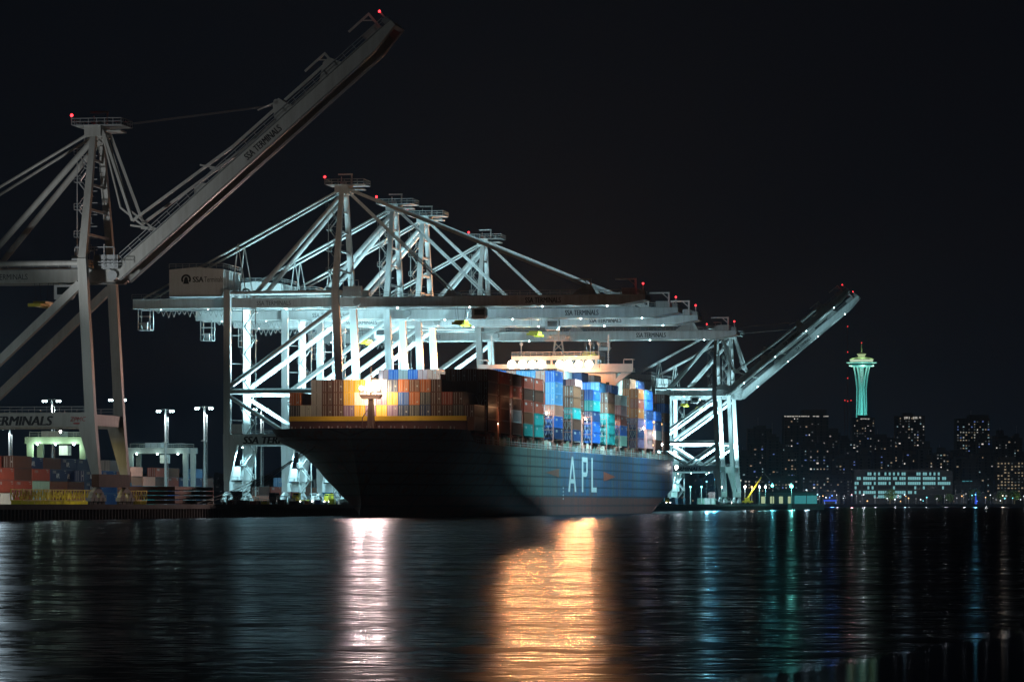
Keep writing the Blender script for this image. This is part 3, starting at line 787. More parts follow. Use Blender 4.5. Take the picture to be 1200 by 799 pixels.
MB().ball((0,14.2,34.2),0.3,8,6).build('lamp_glass',B_WARM,fmo)  # glass of the added masthead lamp
light((FMX,14.2,34.6),30000,(1.0,0.80,0.62),ship,0.5,spot=46,aim=(-0.45,0.8,0.38))  # masthead lamp added to throw warm fill on the foremost crane
# forecastle gear: winches, bollards, railings, anchor
for (x,y) in ((-8,8),(6,8),(-2,4),(12,10),(-13,11)):
    b = MB().box(x-1.6,x+1.6,y-0.9,y+0.9,17.6,17.95).tube((x-1.3,y,18.8),(x+1.3,y,18.8),0.62,12).box(x-1.5,x-1.2,y-0.8,y+0.8,17.9,19.6).box(x+1.2,x+1.5,y-0.8,y+0.8,17.9,19.6).box(x+1.5,x+2.3,y-0.5,y+0.5,17.9,19.0)
    b.build('mooring_winch', mat('winch_paint',(0.35,0.30,0.26),0.5,0,0.3), ship)
b = MB()
for k in range(16):
    x = -18+k*2.4; y = -2+abs(x)*0.55
    b.tube((x,y+2,17.6),(x,y+2,20.0),0.16,8).beam((x+0.8,y+2,17.6),(x+0.8,y+2,19.9),0.12)
b.build('deck_fittings', GREY, ship, kind='stuff')
an = MB().beam((-3.55,2.4,13.6),(-3.9,1.2,11.2),0.5,0.4).prism([(-5.3,11.4),(-2.6,10.7),(-3.0,10.2),(-5.6,10.8)],'y',0.7,1.3)
an.build('anchor', mat('anchor_steel',(0.35,0.38,0.38),0.5,0.2), ship)

# deck edge: hatch coaming, stanchions, rail, lashing bridges
b = MB().box(-19.4,19.4,22,254,16.4,18.4).box(-19.4,19.4,266,352,16.4,18.4)
b.build('hatch_coaming', mat('coaming_paint',(0.14,0.06,0.04),0.6,0,0.4,(0.05,0.03,0.02),0.6), ship)
b = MB().rail((21.1,24,16.4),(21.1,353,16.4),1.1,2.4,0.07)
b.build('deck_railing', GREY, ship)
rs = random.Random(3)
STM = [mat('cream_stanchion',(0.5,0.42,0.34),0.5),mat('green_stanchion',(0.28,0.4,0.33),0.5),mat('pink_stanchion',(0.6,0.26,0.2),0.5),WHITE]
b = MB(); y = 36
while y < 352:
    b.mi = rs.choice((0,0,1,2,3)); h = rs.uniform(1.7,2.75); w = rs.uniform(0.25,0.55)
    if rs.random() < 0.8: b.box(20.3-rs.uniform(0,0.5),20.3+rs.uniform(0.1,0.4),y,y+w,16.4,16.4+h)
    if rs.random() < 0.3: b.box(19.6,20.2,y,y+rs.uniform(0.8,1.6),16.4,16.4+rs.uniform(0.6,1.6))
    y += rs.uniform(0.9,1.9)
b.build('deck_stanchions', STM, ship, kind='stuff')
BASE = 19.3
def lashing_bridge(y, hgt, lit):
    b = MB()
    n = 17
    for i in range(0,n+1):
        x = -21.0+i*2.47
        if i < 12: 
            if i%4: continue
        b.box(x-0.12,x+0.12,y-0.5,y-0.2,16.4,BASE+hgt)
    for z in (BASE-0.6,BASE+2.3,BASE+5.2,BASE+hgt):
        if z <= BASE+hgt: b.box(-21,21,y-0.9,y-0.15,z-0.15,z)
    b.rail((-21,y-0.9,BASE+hgt),(21,y-0.9,BASE+hgt),1.1,2.4,0.05)
    b.build('lashing_bridge', mat('lashing_paint',(0.42,0.17,0.13),0.55,0,0.4,(0.2,0.1,0.08),0.7), ship)
    b = MB()
    for i in range(12,17):
        x = -21.0+i*2.47
        for zz in (0.1,3.0): 
            if zz<hgt: b.beam((x+0.2,y-0.35,BASE+zz),(x+2.2,y-0.35,BASE+zz+5.2),0.07).beam((x+2.2,y-0.35,BASE+zz),(x+0.2,y-0.35,BASE+zz+5.2),0.07)
    b.build('lashing_rods', GREY, ship)
    if lit:
        MB().ball((19.4,y-0.95,BASE+6.4),0.28,8,5).build('lamp_glass',B_WHITE,ship)
        light((19.4,y-1.3,BASE+6.4),420,(1.0,0.9,0.78),ship,0.25)

# bays: (y, name, tiers per column)
N = 17
def cx(i): return -21.25+2.5*(i+0.5)
COLS = list(CC)
pal_b = ['dark brown','dark brown','brown','rust red','dark grey','brown','navy blue','dark brown','rust red','grey']
pal_c = ['blue','light blue','navy blue','rust red','dark brown','teal','grey','brown','dark brown','rust red','purple grey','blue','salmon']
bays = {
 'foremost bay':(21,[3,2,4,4,4,4,4,4,4,4,4,4,4,4,3,3,2]),
 'second bay':(37.5,[2,2,3]+[4]*10+[5]*4),
 'third bay':(53,[2,3]+[4]*10+[5]*5),'fourth bay':(69,[3]+[4]*9+[5]*7),'fifth bay':(84.5,[4]*10+[5]*7),
 'sixth bay':(100,[4]*9+[5]*8),
 'seventh bay':(115,[6]*6+[5]*8+[4,3,0]),
 'eighth bay':(129,[6]*17),
 'ninth bay':(143.5,[6]*14+[5,3,0]),
 'tenth bay':(158,[6]*13+[6,6,5,5]),
 'eleventh bay':(174.5,[6]*13+[5,4,2,0]),
 'twelfth bay':(191,[7]*13+[6,6,5,5]),
 'thirteenth bay':(204.5,[7]*13+[6,5,3,0]),
 'fourteenth bay':(217.5,[7]*14+[6,6,5]),
 'fifteenth bay':(240.5,[7]*14+[6,6,5]),
 'bay just behind the bridge':(275,[6]*13+[7,7,7,6]),
 'second bay behind the bridge':(293,[6]*14+[7,7,6]),
 'aftmost bay':(331,[6]*15+[6,6]),
 'third bay behind the bridge':(312,[6]*14+[6,6,4]),
}
# explicit colours, (bay, column, tier) -> colour
EX = {}
def setcol(bay, i, *cols):           # from top tier downward
    top = bays[bay][1][i]
    for k, cc in enumerate(cols):
        if cc: EX[(bay,i,top-1-k)] = cc
fb = 'foremost bay'
setcol(fb,0,'orange','dark grey','dark grey'); setcol(fb,1,'white','dark grey'); setcol(fb,2,'grey','grey','grey','grey')
for i in (3,4): setcol(fb,i,'dark brown','dark brown','dark brown','dark brown')
setcol(fb,5,'yellow','yellow','purple grey','dark brown'); setcol(fb,6,'yellow','white','yellow'); setcol(fb,7,'white','white','purple grey')
setcol(fb,8,'white','purple grey','yellow'); setcol(fb,9,'navy blue','yellow','purple grey'); setcol(fb,10,'orange','blue','navy blue')
setcol(fb,11,'brown','orange','dark grey'); setcol(fb,12,'orange','dark grey','navy blue'); setcol(fb,13,'dark brown','dark brown','dark brown')
setcol(fb,14,'rust red','dark brown'); setcol(fb,15,'dark brown','dark grey'); setcol(fb,16,'dark brown')
for i in range(17):
    setcol('second bay',i,*[rs.choice(['dark brown','dark brown','brown']) for _ in range(bays['second bay'][1][i])])
    for bn in ('third bay','fourth bay','fifth bay','sixth bay'):
        setcol(bn,i,*[rs.choice(['dark brown','rust red','brown','rust red','dark brown']) for _ in range(bays[bn][1][i])])
setcol('third bay',16,'rust red','dark brown','dark brown','dark brown'); setcol('fourth bay',16,'dark brown','rust red','dark brown','grey','dark brown')
setcol('fifth bay',16,'rust red','dark brown','rust red','brown','teal'); setcol('sixth bay',16,'rust red','dark brown','rust red','teal','teal')
for i,cc in enumerate(['pink','blue','grey','blue','pink','salmon']): setcol('seventh bay',i,cc)
for i in range(6,17): setcol('eighth bay',i,['white','teal','white','salmon','salmon','blue','salmon','light blue','pink','blue','blue'][i-6])
setcol('eighth bay',15,'salmon','brown','rust red'); setcol('eighth bay',14,'light blue')
setcol('eighth bay',16,'blue','light blue','light blue','salmon','blue','navy blue')
setcol('tenth bay',16,'brown','brown','teal','dark brown','navy blue'); setcol('tenth bay',15,'brown','brown','rust red','dark brown','dark brown')
setcol('tenth bay',14,'purple grey','brown'); setcol('tenth bay',13,'brown','rust red')
setcol('twelfth bay',16,'blue','teal','navy blue','blue','blue'); setcol('twelfth bay',15,'brown','brown','brown'); setcol('twelfth bay',14,'pink','brown')
setcol('fourteenth bay',16,'dark brown','brown','teal','teal','teal'); setcol('fourteenth bay',15,'light blue','brown','brown'); setcol('fourteenth bay',14,'blue','rust red')
setcol('fifteenth bay',16,'white','pink','rust red','blue','pale green'); setcol('fifteenth bay',15,'blue','pink','brown'); setcol('fifteenth bay',14,'light blue','pink')
bb1 = 'bay just behind the bridge'
setcol(bb1,16,'orange','rust red','orange','purple grey','navy blue','purple grey'); setcol(bb1,15,'brown','orange','orange','orange','navy blue','dark brown'); setcol(bb1,14,'orange','pink','orange')
bb2 = 'second bay behind the bridge'
setcol(bb2,16,'blue','blue','navy blue','blue','pink','pink'); setcol(bb2,15,'navy blue','grey','blue','light blue'); setcol(bb2,14,'navy blue')
setcol('aftmost bay',16,'dark brown','blue','brown','navy blue','dark brown','dark brown'); setcol('aftmost bay',15,'rust red','navy blue','navy blue')
fill = MB(); FCOL = ['dark brown','rust red','navy blue','grey']
CORD = ['first','second','third','fourth','fifth','sixth','seventh','eighth','ninth','tenth','eleventh','twelfth','thirteenth']
ords = ['bottom','second','third','fourth','fifth','sixth','seventh']
prev = None
cont_ship = 0
for bname,(y,tiers) in bays.items():
    for i in range(N):
        for k in range(tiers[i]):
            z = BASE+k*CH
            aft = 'behind' in bname or bname=='aftmost bay'
            vis = False
            top = tiers[i]-1
            if bname == fb: vis = k>=1
            elif bname in ('second bay','third bay','fourth bay','fifth bay','sixth bay'): vis = (i==16) or (k==4 and bname in ('second bay','sixth bay'))
            elif bname in ('seventh bay','eighth bay'): vis = (k==top and k==5) or i==16 or (bname=='eighth bay' and i==15 and k>3)
            elif bname in ('tenth bay','twelfth bay','fourteenth bay','fifteenth bay'): vis = i==16 or (i>=14 and k>=top-1) or (k==6 and bname in ('twelfth bay','fifteenth bay'))
            elif aft: vis = (i==16 or (i==15 and k>=2) or (i==14 and k>=4)) and not (bname.startswith('third') and k<2)
            colr = EX.get((bname,i,k)) or rs.choice(pal_c if bname!=fb else pal_b)
            t, s = SHT+cx(i), SHS+y+CL/2
            if vis:
                side = f'{CORD[16-i]} column from the right' if i>8 else f'{CORD[i]} column from the left'
                if i == 16: pos = f'{ords[k]} tier, rightmost column'
                elif i == 0: pos = f'{ords[k]} tier, leftmost column'
                else: pos = f'{ords[k]} tier, {side}'
                bn2 = bname
                container(t, s, z+0.02, colr, f'{colr} container, {pos}, {bn2}', 'containers stacked on the ship')
                cont_ship += 1
            else:
                p = SP(cx(i), y+CL/2, z)
                def xf(q, p=p): return Vector((p.x+q.x*VX+q.y*UX, p.y+q.x*VY+q.y*UY, p.z+q.z))
                fill.xf = xf; fill.mi = {'dark brown':0,'brown':0,'rust red':1,'navy blue':2,'blue':2}.get(colr,3 if rs.random()<0.3 else 0)
                fill.box(-CW/2,CW/2,-CL/2,CL/2,0.04,CH-0.02)
fill.xf = None
tag(fill.build('inner_containers',[cmat(k) for k in FCOL],kind='stuff'),'mass of stacked containers filling the inside of the deck load behind the outer ones','containers')
for k,(y,h,lit) in enumerate([(36,5,0),(52,5,0),(68,5,1),(83.5,5,0),(99,7,0),(113.6,7,0),(128,7,1),(142.6,7,0),(157,7,0),(173,7,0),(190,7,1),(203.7,7,0),(216.5,7,0),(239.5,7,1),(274,7,0),(291,7,0),(310,7,0),(329,7,0)]):
    lashing_bridge(y,h,lit)
# deck lamp, plus warm fill lights added outboard to brighten the container sides
for (x,y,z) in ((20.8,51.0,21.4),):
    light((24.5,50,25),500,(1.0,0.50,0.25),ship,0.4); light((25.5,80,28),350,(1.0,0.45,0.22),ship,0.4)
    MB().ball((x,y,z),0.3,8,5).build('lamp_glass',B_WARM,ship); light((x-0.2,y+0.2,z),700,(1.0,0.68,0.38),ship,0.25)
b = MB().beam((20.6,51.0,16.4),(20.6,51.0,25),0.5).box(19.6,20.9,50.6,51.2,16.4,18.5); b.build('lamp_post',mat('post_paint',(0.4,0.33,0.26),0.5),ship)
for (x,y,z,bm) in ((20.9,286,25.5,B_WHITE),(20.9,308,24.0,B_AMBER),(20.9,289.5,27.4,B_AMBER),(20.9,307,20.5,B_AMBER),(21.0,309,27.5,B_AMBER),(20.9,326,27.2,B_AMBER),(20.9,327,21.0,B_WHITE)):
    MB().ball((x,y,z),0.35,8,5).build('lamp_glass',bm,ship)
light((21.6,288,25.0),900,(1.0,0.8,0.65),ship,0.3); light((21.6,309,24.0),900,(1.0,0.75,0.6),ship,0.3)
MB().ball((21.9,352.5,14.3),0.65,10,6).build('lamp_glass',B_WHITE,ship)
light((22.8,354.5,14.3),900,(0.95,0.95,1.0),ship,0.4)
MB().box(21.3,21.7,351.9,353.1,13.4,15.0).build('lamp_bracket',GREY,ship)

# bridge house
HY0, HY1 = 256.0, 268.5
hs = MB().box(-17.5,17.5,HY0,HY1,16.4,40.6).box(-12.8,12.8,HY0-0.6,HY1-2,40.62,45.4)
house = hs.build('bridge_house', CREAM, ship)
b = MB()
for k in range(14):
    x = -11.9+k*1.85; b.box(x,x+1.25,HY0-0.68,HY0-0.62,43.0,44.2)
b.build('bridge_window', GLASS, house)
b = MB().box(-22.6,22.6,HY0-0.8,HY0+3.2,40.64,41.8)
b.box(-22.6,-13,HY0-0.9,HY0-0.7,41.8,43.0); b.box(13,22.6,HY0-0.9,HY0-0.7,41.8,43.0)
b.box(-22.6,-19.9,HY0-0.7,HY0+3.1,44.2,44.4); b.box(19.9,22.6,HY0-0.7,HY0+3.1,44.2,44.4)
for x in (-22.5,-19.9,19.9,22.5): b.beam((x,HY0-0.6,43),(x,HY0-0.6,44.2),0.18)
for sgn in (-1,1):
    b.prism([(sgn*22,40.6),(sgn*19.2,40.6),(sgn*17.5,38.6),(sgn*17.5,37.2)],'y',HY0,HY0+1.6)
b.build('bridge_wing', mat('wing_paint',(0.66,0.60,0.56),0.5,0,0.2,(0.4,0.3,0.25),0.6), ship)
b = MB()
for k in range(7):
    for j in range(11): b.box(-15.4+j*3,-14.4+j*3,HY0-0.06,HY0-0.01,18.5+k*3.05,19.5+k*3.05)
b.build('cabin_window', GLASS, house)
b = MB().rail((-12.8,HY0-0.5,45.4),(12.8,HY0-0.5,45.4),1.1,1.8,0.06).rail((-12.8,HY0-0.5,45.4),(-12.8,HY1-2,45.4),1.1,1.8,0.06).rail((12.8,HY0-0.5,45.4),(12.8,HY1-2,45.4),1.1,1.8,0.06)
b.build('monkey_island_railing', GREY, house)
# radar mast
b = MB().beam((-1.6,HY0+5,45.4),(-1.0,HY0+5,49.8),0.5).beam((1.6,HY0+5,45.4),(1.0,HY0+5,49.8),0.5).beam((-1.4,HY0+5,47),(1.2,HY0+5,49.4),0.25).beam((1.4,HY0+5,47),(-1.2,HY0+5,49.4),0.25)
b.box(-3.9,3.9,HY0+3.8,HY0+6.4,49.8,50.1).rail((-3.9,HY0+3.8,50.1),(3.9,HY0+3.8,50.1),1.0,0.8,0.06)
b.beam((0,HY0+5,50.1),(0,HY0+5,53.4),0.5).box(-2.1,2.1,HY0+4.8,HY0+5.2,51.3,51.75).ball((-2.4,HY0+5,51.0),0.75,8,6).ball((2.6,HY0+5,50.9),0.65,8,6)
b.beam((-3.2,HY0+5,50.1),(-3.2,HY0+5,53.0),0.2).beam((3.3,HY0+5,50.1),(3.3,HY0+5,52.8),0.2).beam((1.3,HY0+5,50),(1.3,HY0+5,53.2),0.16)
b.box(-0.5,0.5,HY0+4.6,HY0+5.4,53.0,53.3)
b.build('radar_mast', CREAM, ship)
for x in (-10.4,9.8,12.2):
    MB().beam((x,HY0+2,45.4),(x,HY0+2,48.6),0.22).ball((x,HY0+2,49.0),0.55,8,6).build('satellite_dome', WHITE, ship)
for x in (-19.2,15.0):
    b = MB()
    b.beam((x,HY0+2,43.0),(x,HY0+2,51.5),0.3)
    for k in range(10): b.beam((x-0.35,HY0+2,43.4+k*0.8),(x+0.35,HY0+2,43.4+k*0.8),0.12)
    b.build('signal_post', WHITE, ship)
# funnel and engine casing
MB().prism([(-6,18),(6,18),(5.2,41.5),(-5.2,41.5)],'y',HY1+0.1,HY1+5.6).build('funnel', mat('funnel_paint',(0.03,0.09,0.25),0.5), ship)
# the row of warm floodlights under the bridge front
cxb = 649.5
for px in (599.5,612,623.6,634,655.6,665.7,677.7,689.7):
    x = (px-cxb)/4.075/0.984
    h = MB().box(x-0.7,x+0.7,HY0-1.5,HY0-0.95,42.2,43.6).build('floodlight',GREY,ship)
    MB().ball((x,HY0-2.1,42.9),rs.uniform(0.95,1.3),14,9).build('lamp_glass',B_WARM,h)
    light((x,HY0-3.6,42.6),3200,(1.0,0.38,0.13),ship,0.5)
    light((x,HY0-3.8,42.7),62000,(1.0,0.40,0.15),ship,0.6,spot=120,aim=(0.1,-1,-0.05))

# mooring lines
def line(a, q, sag, label):
    b = MB(); a = Vector(a); q = Vector(q); n = 10; pr = a
    for i in range(1,n+1):
        f = i/n; p = a.lerp(q,f); p.z -= sag*4*f*(1-f); b.tube(pr,p,0.085,5); pr = p
    tag(b.build('mooring_line', mat('mooring_rope',(0.35,0.36,0.33),0.8)), label, 'mooring line', 'mooring lines at the bow')
line(SP(-9,2,16.6),P(-0.3,-140,QZ+0.3),1.2,'longest mooring rope, from the bow to the quay far left of it')
line(SP(-10.5,4,15.8),P(-0.3,-132,QZ+0.3),1.0,'upper slack mooring rope beside the longest one at the bow')
line(SP(-13,8,16.2),P(-0.3,-118,QZ+0.3),0.8,'mooring rope from the bow flare to the quay by the first crane')
line(SP(-14,9,15.5),P(-0.3,-112,QZ+0.3),0.8,'shortest mooring rope, nearest the ship, under the bow flare')
for s,lb in ((-140,'leftmost bollard with mooring rope'),(-132,'second bollard from the left with mooring rope'),(-118,'third bollard holding a bow rope'),(-112,'bollard nearest the bow holding a rope')):
    tag(MB().tube((0,0,0),(0,0,0.55),0.22,10).tube((0,0,0.55),(0,0,0.7),0.34,10).build('bollard',DARK),lb,'bollard','bollards on the quay edge',P(-0.3,s,QZ),PHI)

# ================================================================== CONTAINER YARD
ry = random.Random(11)
yard_n = 0
yfill = MB()
def block(t, s0, n, tiers, cols, gname, desc, ends=None, shown=9):
    global yard_n
    for i in range(n):
        for k in range(tiers[i]):
            colr = cols[i][k] if i < len(cols) and k < len(cols[i]) else ry.choice(['rust red','dark brown','navy blue','blue','salmon','grey','brown','light blue','dark grey'])
            s = s0+i*12.75
            if k < tiers[i]-shown:
                p = P(t,s,QZ+k*2.62)
                yfill.xf = lambda q, p=p: Vector((p.x+q.x*VX+q.y*UX, p.y+q.x*VY+q.y*UY, p.z+q.z))
                yfill.mi = ry.randint(0,3); yfill.box(-CW/2,CW/2,-CL/2,CL/2,0.03,2.58); continue
            jt = ry.uniform(-0.12,0.12)
            lb = f'{colr} container, {ords[k]} tier, {CORD[i]} stack from the left, {desc}'
            o = container(t+jt, s, QZ+k*2.62+0.02, colr, lb, gname, H=2.6); yard_n += 1
            if colr in ('blue','navy blue') and k in (1,2,3) and ry.random() < 0.7:
                tx = text('APL',1.5,(CW/2+0.02,-2.2,0.7),(0,1,0),(0,0,1),WHITE,o,bold=0.03)
g1 = 'containers stacked in the yard'
block(-46,-168,11,[3,4,4,3,4,3,3,2,3,3,3],
  [['navy blue','navy blue','light blue','light blue'],['rust red','blue','navy blue','light blue'],['salmon','salmon','blue','dark brown','dark grey'],['white','rust red','rust red','navy blue'],
   ['rust red','rust red','dark brown','dark brown'],['pale green','pale green','rust red'],['dark brown','brown','navy blue'],['salmon','dark brown'],
   ['blue','navy blue','navy blue'],['blue','blue','blue','salmon'],['blue','light blue','salmon']],g1,'front yard row')
block(-49.5,-162,11,[4,4,3,4,4,4,4,4,4,3,4],
  [['navy blue']*3+['blue'],['brown']*3+['navy blue','pale green'],['brown']*4,['brown']*3+['rust red','salmon'],['brown']*4,['brown']*3+['navy blue','blue'],['brown']*3+['dark brown','rust red'],['navy blue']*4,['navy blue']*5],g1,'second yard row',shown=2)
block(-86,44,12,[3,4,4,3,4,4,3,4,4,3,4,3],[['blue','blue','salmon'],['blue','rust red','rust red','brown'],['salmon','rust red','brown','rust red'],['navy blue','brown','teal'],['navy blue','navy blue','brown','navy blue'],['brown','navy blue','brown','salmon'],['teal','teal','salmon'],['pale green','teal','dark brown','rust red']],g1,'row behind hatch covers',shown=3)
block(-60,150,9,[2,2,3,2,3,2,3,2,2],[],g1,'row behind crane legs',shown=2)
yfill.xf = None
tag(yfill.build('yard_containers',[cmat(k) for k in FCOL],kind='stuff'),'lower containers of the back rows in the yard, mostly hidden behind the front rows','containers')
# a few along the far quay under the distant cranes
for j,(t,s,k,colr,L_) in enumerate([(-8,760,0,'white',6.1),(-8,775,0,'white',6.1),(-16,800,0,'pale green',CL),(-12,806,0,'pink',6.1),(-12,806,1,'pink',6.1),(-20,735,0,'light blue',CL),(-20,700,0,'teal',CL),(-14,715,0,'light blue',6.1)]):
    nm = ['left of the two short ones beside the portal','right of the two short ones beside the portal','long one behind the pink stack','lower of the pair','upper of the pair','long one behind the portal','long one nearest the ship stern','short one near the stern'][j]
    container(t,s,QZ+k*CH+0.02,colr,f'{colr} container under the distant cranes, {nm}',g1,L=L_)

# dark stacked hatch covers on the quay
for k in range(4):
    for j in range(2):
        b = MB().box(-6.2,6.2,-7.4,7.4,0.12,0.78)
        for i in range(7): b.box(-6.25,6.25,-7.0+i*2.25,-6.7+i*2.25,0.0,0.13)
        tag(b.build('hatch_cover',RUSTY),f"dark brown hatch cover, {['bottom','second','third','top'][k]} of the {['left','right'][j]} pile on the quay",'hatch cover','hatch covers piled on the quay',P(-13.5,-124+j*16,QZ+0.25+k*0.95),PHI)

# yellow lattice cage racks on the quay edge
def rack(s, L, lbl):
    r = thing('lattice_rack',lbl,'steel rack',P(-12,s,QZ),PHI,'yellow lattice racks on the quay')
    b = MB()
    n = int(L/1.9)
    for x in (-1.1,1.1):
        for z in (0.9,2.9): b.beam((x,-L/2,z),(x,L/2,z),0.2)
        for i in range(n+1):
            y = -L/2+L*i/n; b.beam((x,y,0.9),(x,y,2.9),0.14)
            if i < n:
                y2 = -L/2+L*(i+1)/n
                b.beam((x,y if i%2 else y2,0.9),(x,y2 if i%2 else y,2.9),0.13)
    b.build('lattice_frame',SAFETY,r)
    b = MB()
    for i in range(0,n+1,2):
        y = -L/2+L*i/n; b.box(-1.0,1.0,y-0.15,y+0.15,0,0.85)
    b.build('trestle',SAFETY,r)
rack(-217,11.5,'leftmost yellow lattice rack on trestles at the quay edge')
rack(-204,11.5,'yellow lattice rack on trestles, second from the left on the quay')
rack(-191,11.5,'yellow lattice rack on trestles, third from the left on the quay')
rack(-178,11.5,'yellow lattice rack on trestles, nearest the legs of the dim crane')
rack(-144,8,'short yellow lattice rack just right of the dim crane legs')

# rubber tyred yard cranes
def rtg(t, s, m, label, w=26, h=18.5, lit=(0.7,1.0,0.75), pw=500):
    r = thing('yard_gantry_crane',label,'yard crane',P(t,s,QZ),PHI,'yard gantry cranes')
    for y in (-1,1):
        for x in (-w/2,w/2):
            MB().prism([(x-0.6,1.8),(x+0.6,1.8),(x+0.75,h-1.5),(x-0.75,h-1.5)],'y',y*4-0.5,y*4+0.5).build('leg',m,r)
        MB().box(-w/2-1.2,w/2+1.2,y*4-0.6,y*4+0.6,h-1.5,h+0.1).build('main_girder',m,r)
        b = MB().rail((-w/2,y*4.6,h+0.1),(w/2,y*4.6,h+0.1),1.1,2.0,0.06).build('railing',GREY,r)
    for x in (-w/2,w/2):
        b = MB().box(x-0.55,x+0.55,-4.9,4.9,0.9,1.8)
        b.mi = 1
        for y in (-3.8,-2.2,2.2,3.8): b.tube((x-0.35,y,0.75),(x+0.35,y,0.75),0.75,12)
        b.build('wheel_truck',[m,RUBBER],r)
    MB().box(-4,0.5,-3.3,3.3,h+0.12,h+1.5).box(-0.2,1.9,-1.5,1.5,h-4.2,h-1.9).build('trolley',WHITE,r)
    MB().box(w/2+0.6,w/2+2.2,-3,3,2,5.2).build('generator_house',m,r)
    for x in (-w/2+2,0,w/2-2):
        MB().ball((x,-4.9,h-1.7),0.22,8,5).build('lamp_glass',B_COOL,r)
        light((x,-5.6,h-2.4),pw,lit,r,0.3)
GRN = mat('green_crane_paint',(0.40,0.50,0.36),0.5,0,0.3,(0.2,0.2,0.15),0.5)
rtg(-63,-31,GRN,'pale green lit yard gantry crane behind the left container stacks',w=13,h=16)
rtg(-84.4,132.7,GREY,'grey yard gantry crane with dark end frames behind the middle stacks',w=16,h=16,pw=160)

# high light masts
def mast(px, D, top, label, pw=11000):
    r = thing('light_mast',label,'light mast',atpx(px,D,QZ),PHI,'tall light masts in the yard')
    MB().tube((0,0,0),(0,0,top-QZ),0.42,10,0.2).build('pole',GREY,r)
    b = MB()
    for k in range(14): b.beam((0.35,0,2+k*1.8),(0.75,0,2+k*1.8),0.1)
    b.beam((0.7,0,1),(0.7,0,top-QZ-2),0.1); b.box(-0.7,0.7,-0.7,0.7,top-QZ-9,top-QZ-8.8); b.build('ladder',GREY,r)
    z = top-QZ
    MB().beam((-2.3,0,z),(2.3,0,z),0.25).beam((0,-1.2,z),(0,1.2,z),0.25).build('crossarm',GREY,r)
    for x in (-2.2,-1.5,1.5,2.2):
        h = MB().box(x-0.3,x+0.3,-0.45,0.35,z-0.35,z-0.1).build('floodlight',GREY,r)
        MB().ball((x,-0.4,z-0.45),0.27,8,5).build('lamp_glass',B_COOL,h)
    if px<0: light((0,-1.4,z-1.0),60000,(0.75,0.95,1.0),r,0.5,spot=50,aim=(0.15,-1,-0.05))
    if px<0: light((1,0,z+0.3),28000,(0.92,0.96,1.0),r,0.5,spot=112,aim=(0.5,0.35,0.8))  # upward fill added to brighten the nearest crane's raised boom
    light((0,-1.2,z-1.0),pw,(0.82,0.97,1.0),r,0.5,spot=None if px<0 else 150,aim=(0,-0.25,-1))
mast(-22,655,31,'light mast at the left edge beside the quay',8500)
mast(11,960,zpx(500,960),'leftmost light mast, below the dim crane lettering',4000)
mast(61,940,zpx(468,940),'light mast rising behind the portal beam of the dim crane')
mast(138,990,zpx(467,990),'light mast between the two legs of the dim crane')
mast(194,1000,zpx(480,1000),'light mast right of the dim crane, left of a nearly equal one')
mast(239.5,960,zpx(476.5,960),'light mast just left of the foremost bright crane')
mast(306,1120,zpx(478,1120),'light mast seen between the legs of the bright cranes')

# yard vehicles and small equipment
def tractor(t, s, m, label, rz=0.0, trailer=False):
    r = thing('yard_tractor',label,'tractor unit',P(t,s,QZ),PHI+rz,'yard tractors on the quay')
    MB().box(-1.2,1.2,-2.9,2.9,0.55,1.0).build('chassis',DARK,r)
    cb = MB().prism([(-2.8,1.0),(-0.7,1.0),(-0.7,2.9),(-2.4,2.9),(-2.8,2.0)],'x',-1.1,0.5).build('cab',m,r)
    MB().box(-1.12,-1.1,-2.4,-1.0,1.9,2.7).box(-0.9,0.3,-2.62,-2.6,2.0,2.75).build('window',GLASS,cb)
    b = MB()
    for y in (-2.1,1.4,2.4):
        for x in (-1.25,0.9): b.tube((x,y,0.5),(x+0.35,y,0.5),0.5,12)
    b.build('wheels',RUBBER,r)
    for x in (-0.8,0.8): MB().ball((x,-2.95,0.9),0.14,6,4).build('headlight',B_WHITE,r)
    if trailer:
        MB().box(-1.2,1.2,3.2,15.5,1.05,1.3).build('trailer_bed',SAFETY,r)
tractor(-9,-14,SAFETY,'yellow yard tractor standing right of the foremost crane legs')
tractor(-16,30,WHITE,'white yard tractor between the first and second bright cranes',0.4,True)
tractor(-11,-36,DARK,'dark yard tractor left of the foremost bright crane',1.2)
tractor(-20,70,SAFETY,'yellow yard tractor under the second bright crane',-0.5,True)
tractor(-10,640,SAFETY,'yellow yard tractor on the far quay near the ship stern',0.3)
tractor(-10,850,WHITE,'white yard tractor right of the distant cranes',1.0)
# lashing cages, cones and small boxes along the edge
items = [('blue',-3,-20,1.4,1.2,2.0),('orange',-4,-27,1.2,1.2,1.6),('dark',-3,-44,2.2,1.4,1.5),('dark',-4,-52,1.8,1.6,2.1),('yellow',-3.5,-3,1.3,1.5,2.4),('white',-6,-90,1.5,1.8,2.0),('dark',-5,-84,2.4,1.5,1.8),('red',-4,-98,1.2,1.4,1.6),('dark',-3,8,2.4,1.2,1.4),('white',-7,-30,1.4,1.4,2.4),('orange',-5,14,1.6,1.4,1.9),('yellow',-6,22,1.2,2.2,1.7),('blue',-8,34,2.0,1.4,2.2),('red',-4,41,1.4,1.4,1.8),('white',-9,48,1.8,1.2,2.6),('dark',-6,55,2.2,1.4,1.6),('yellow',-9,-48,1.6,1.4,1.3),('red',-8,-62,1.8,1.6,1.6),('orange',-12,64,1.5,1.5,2.1)]
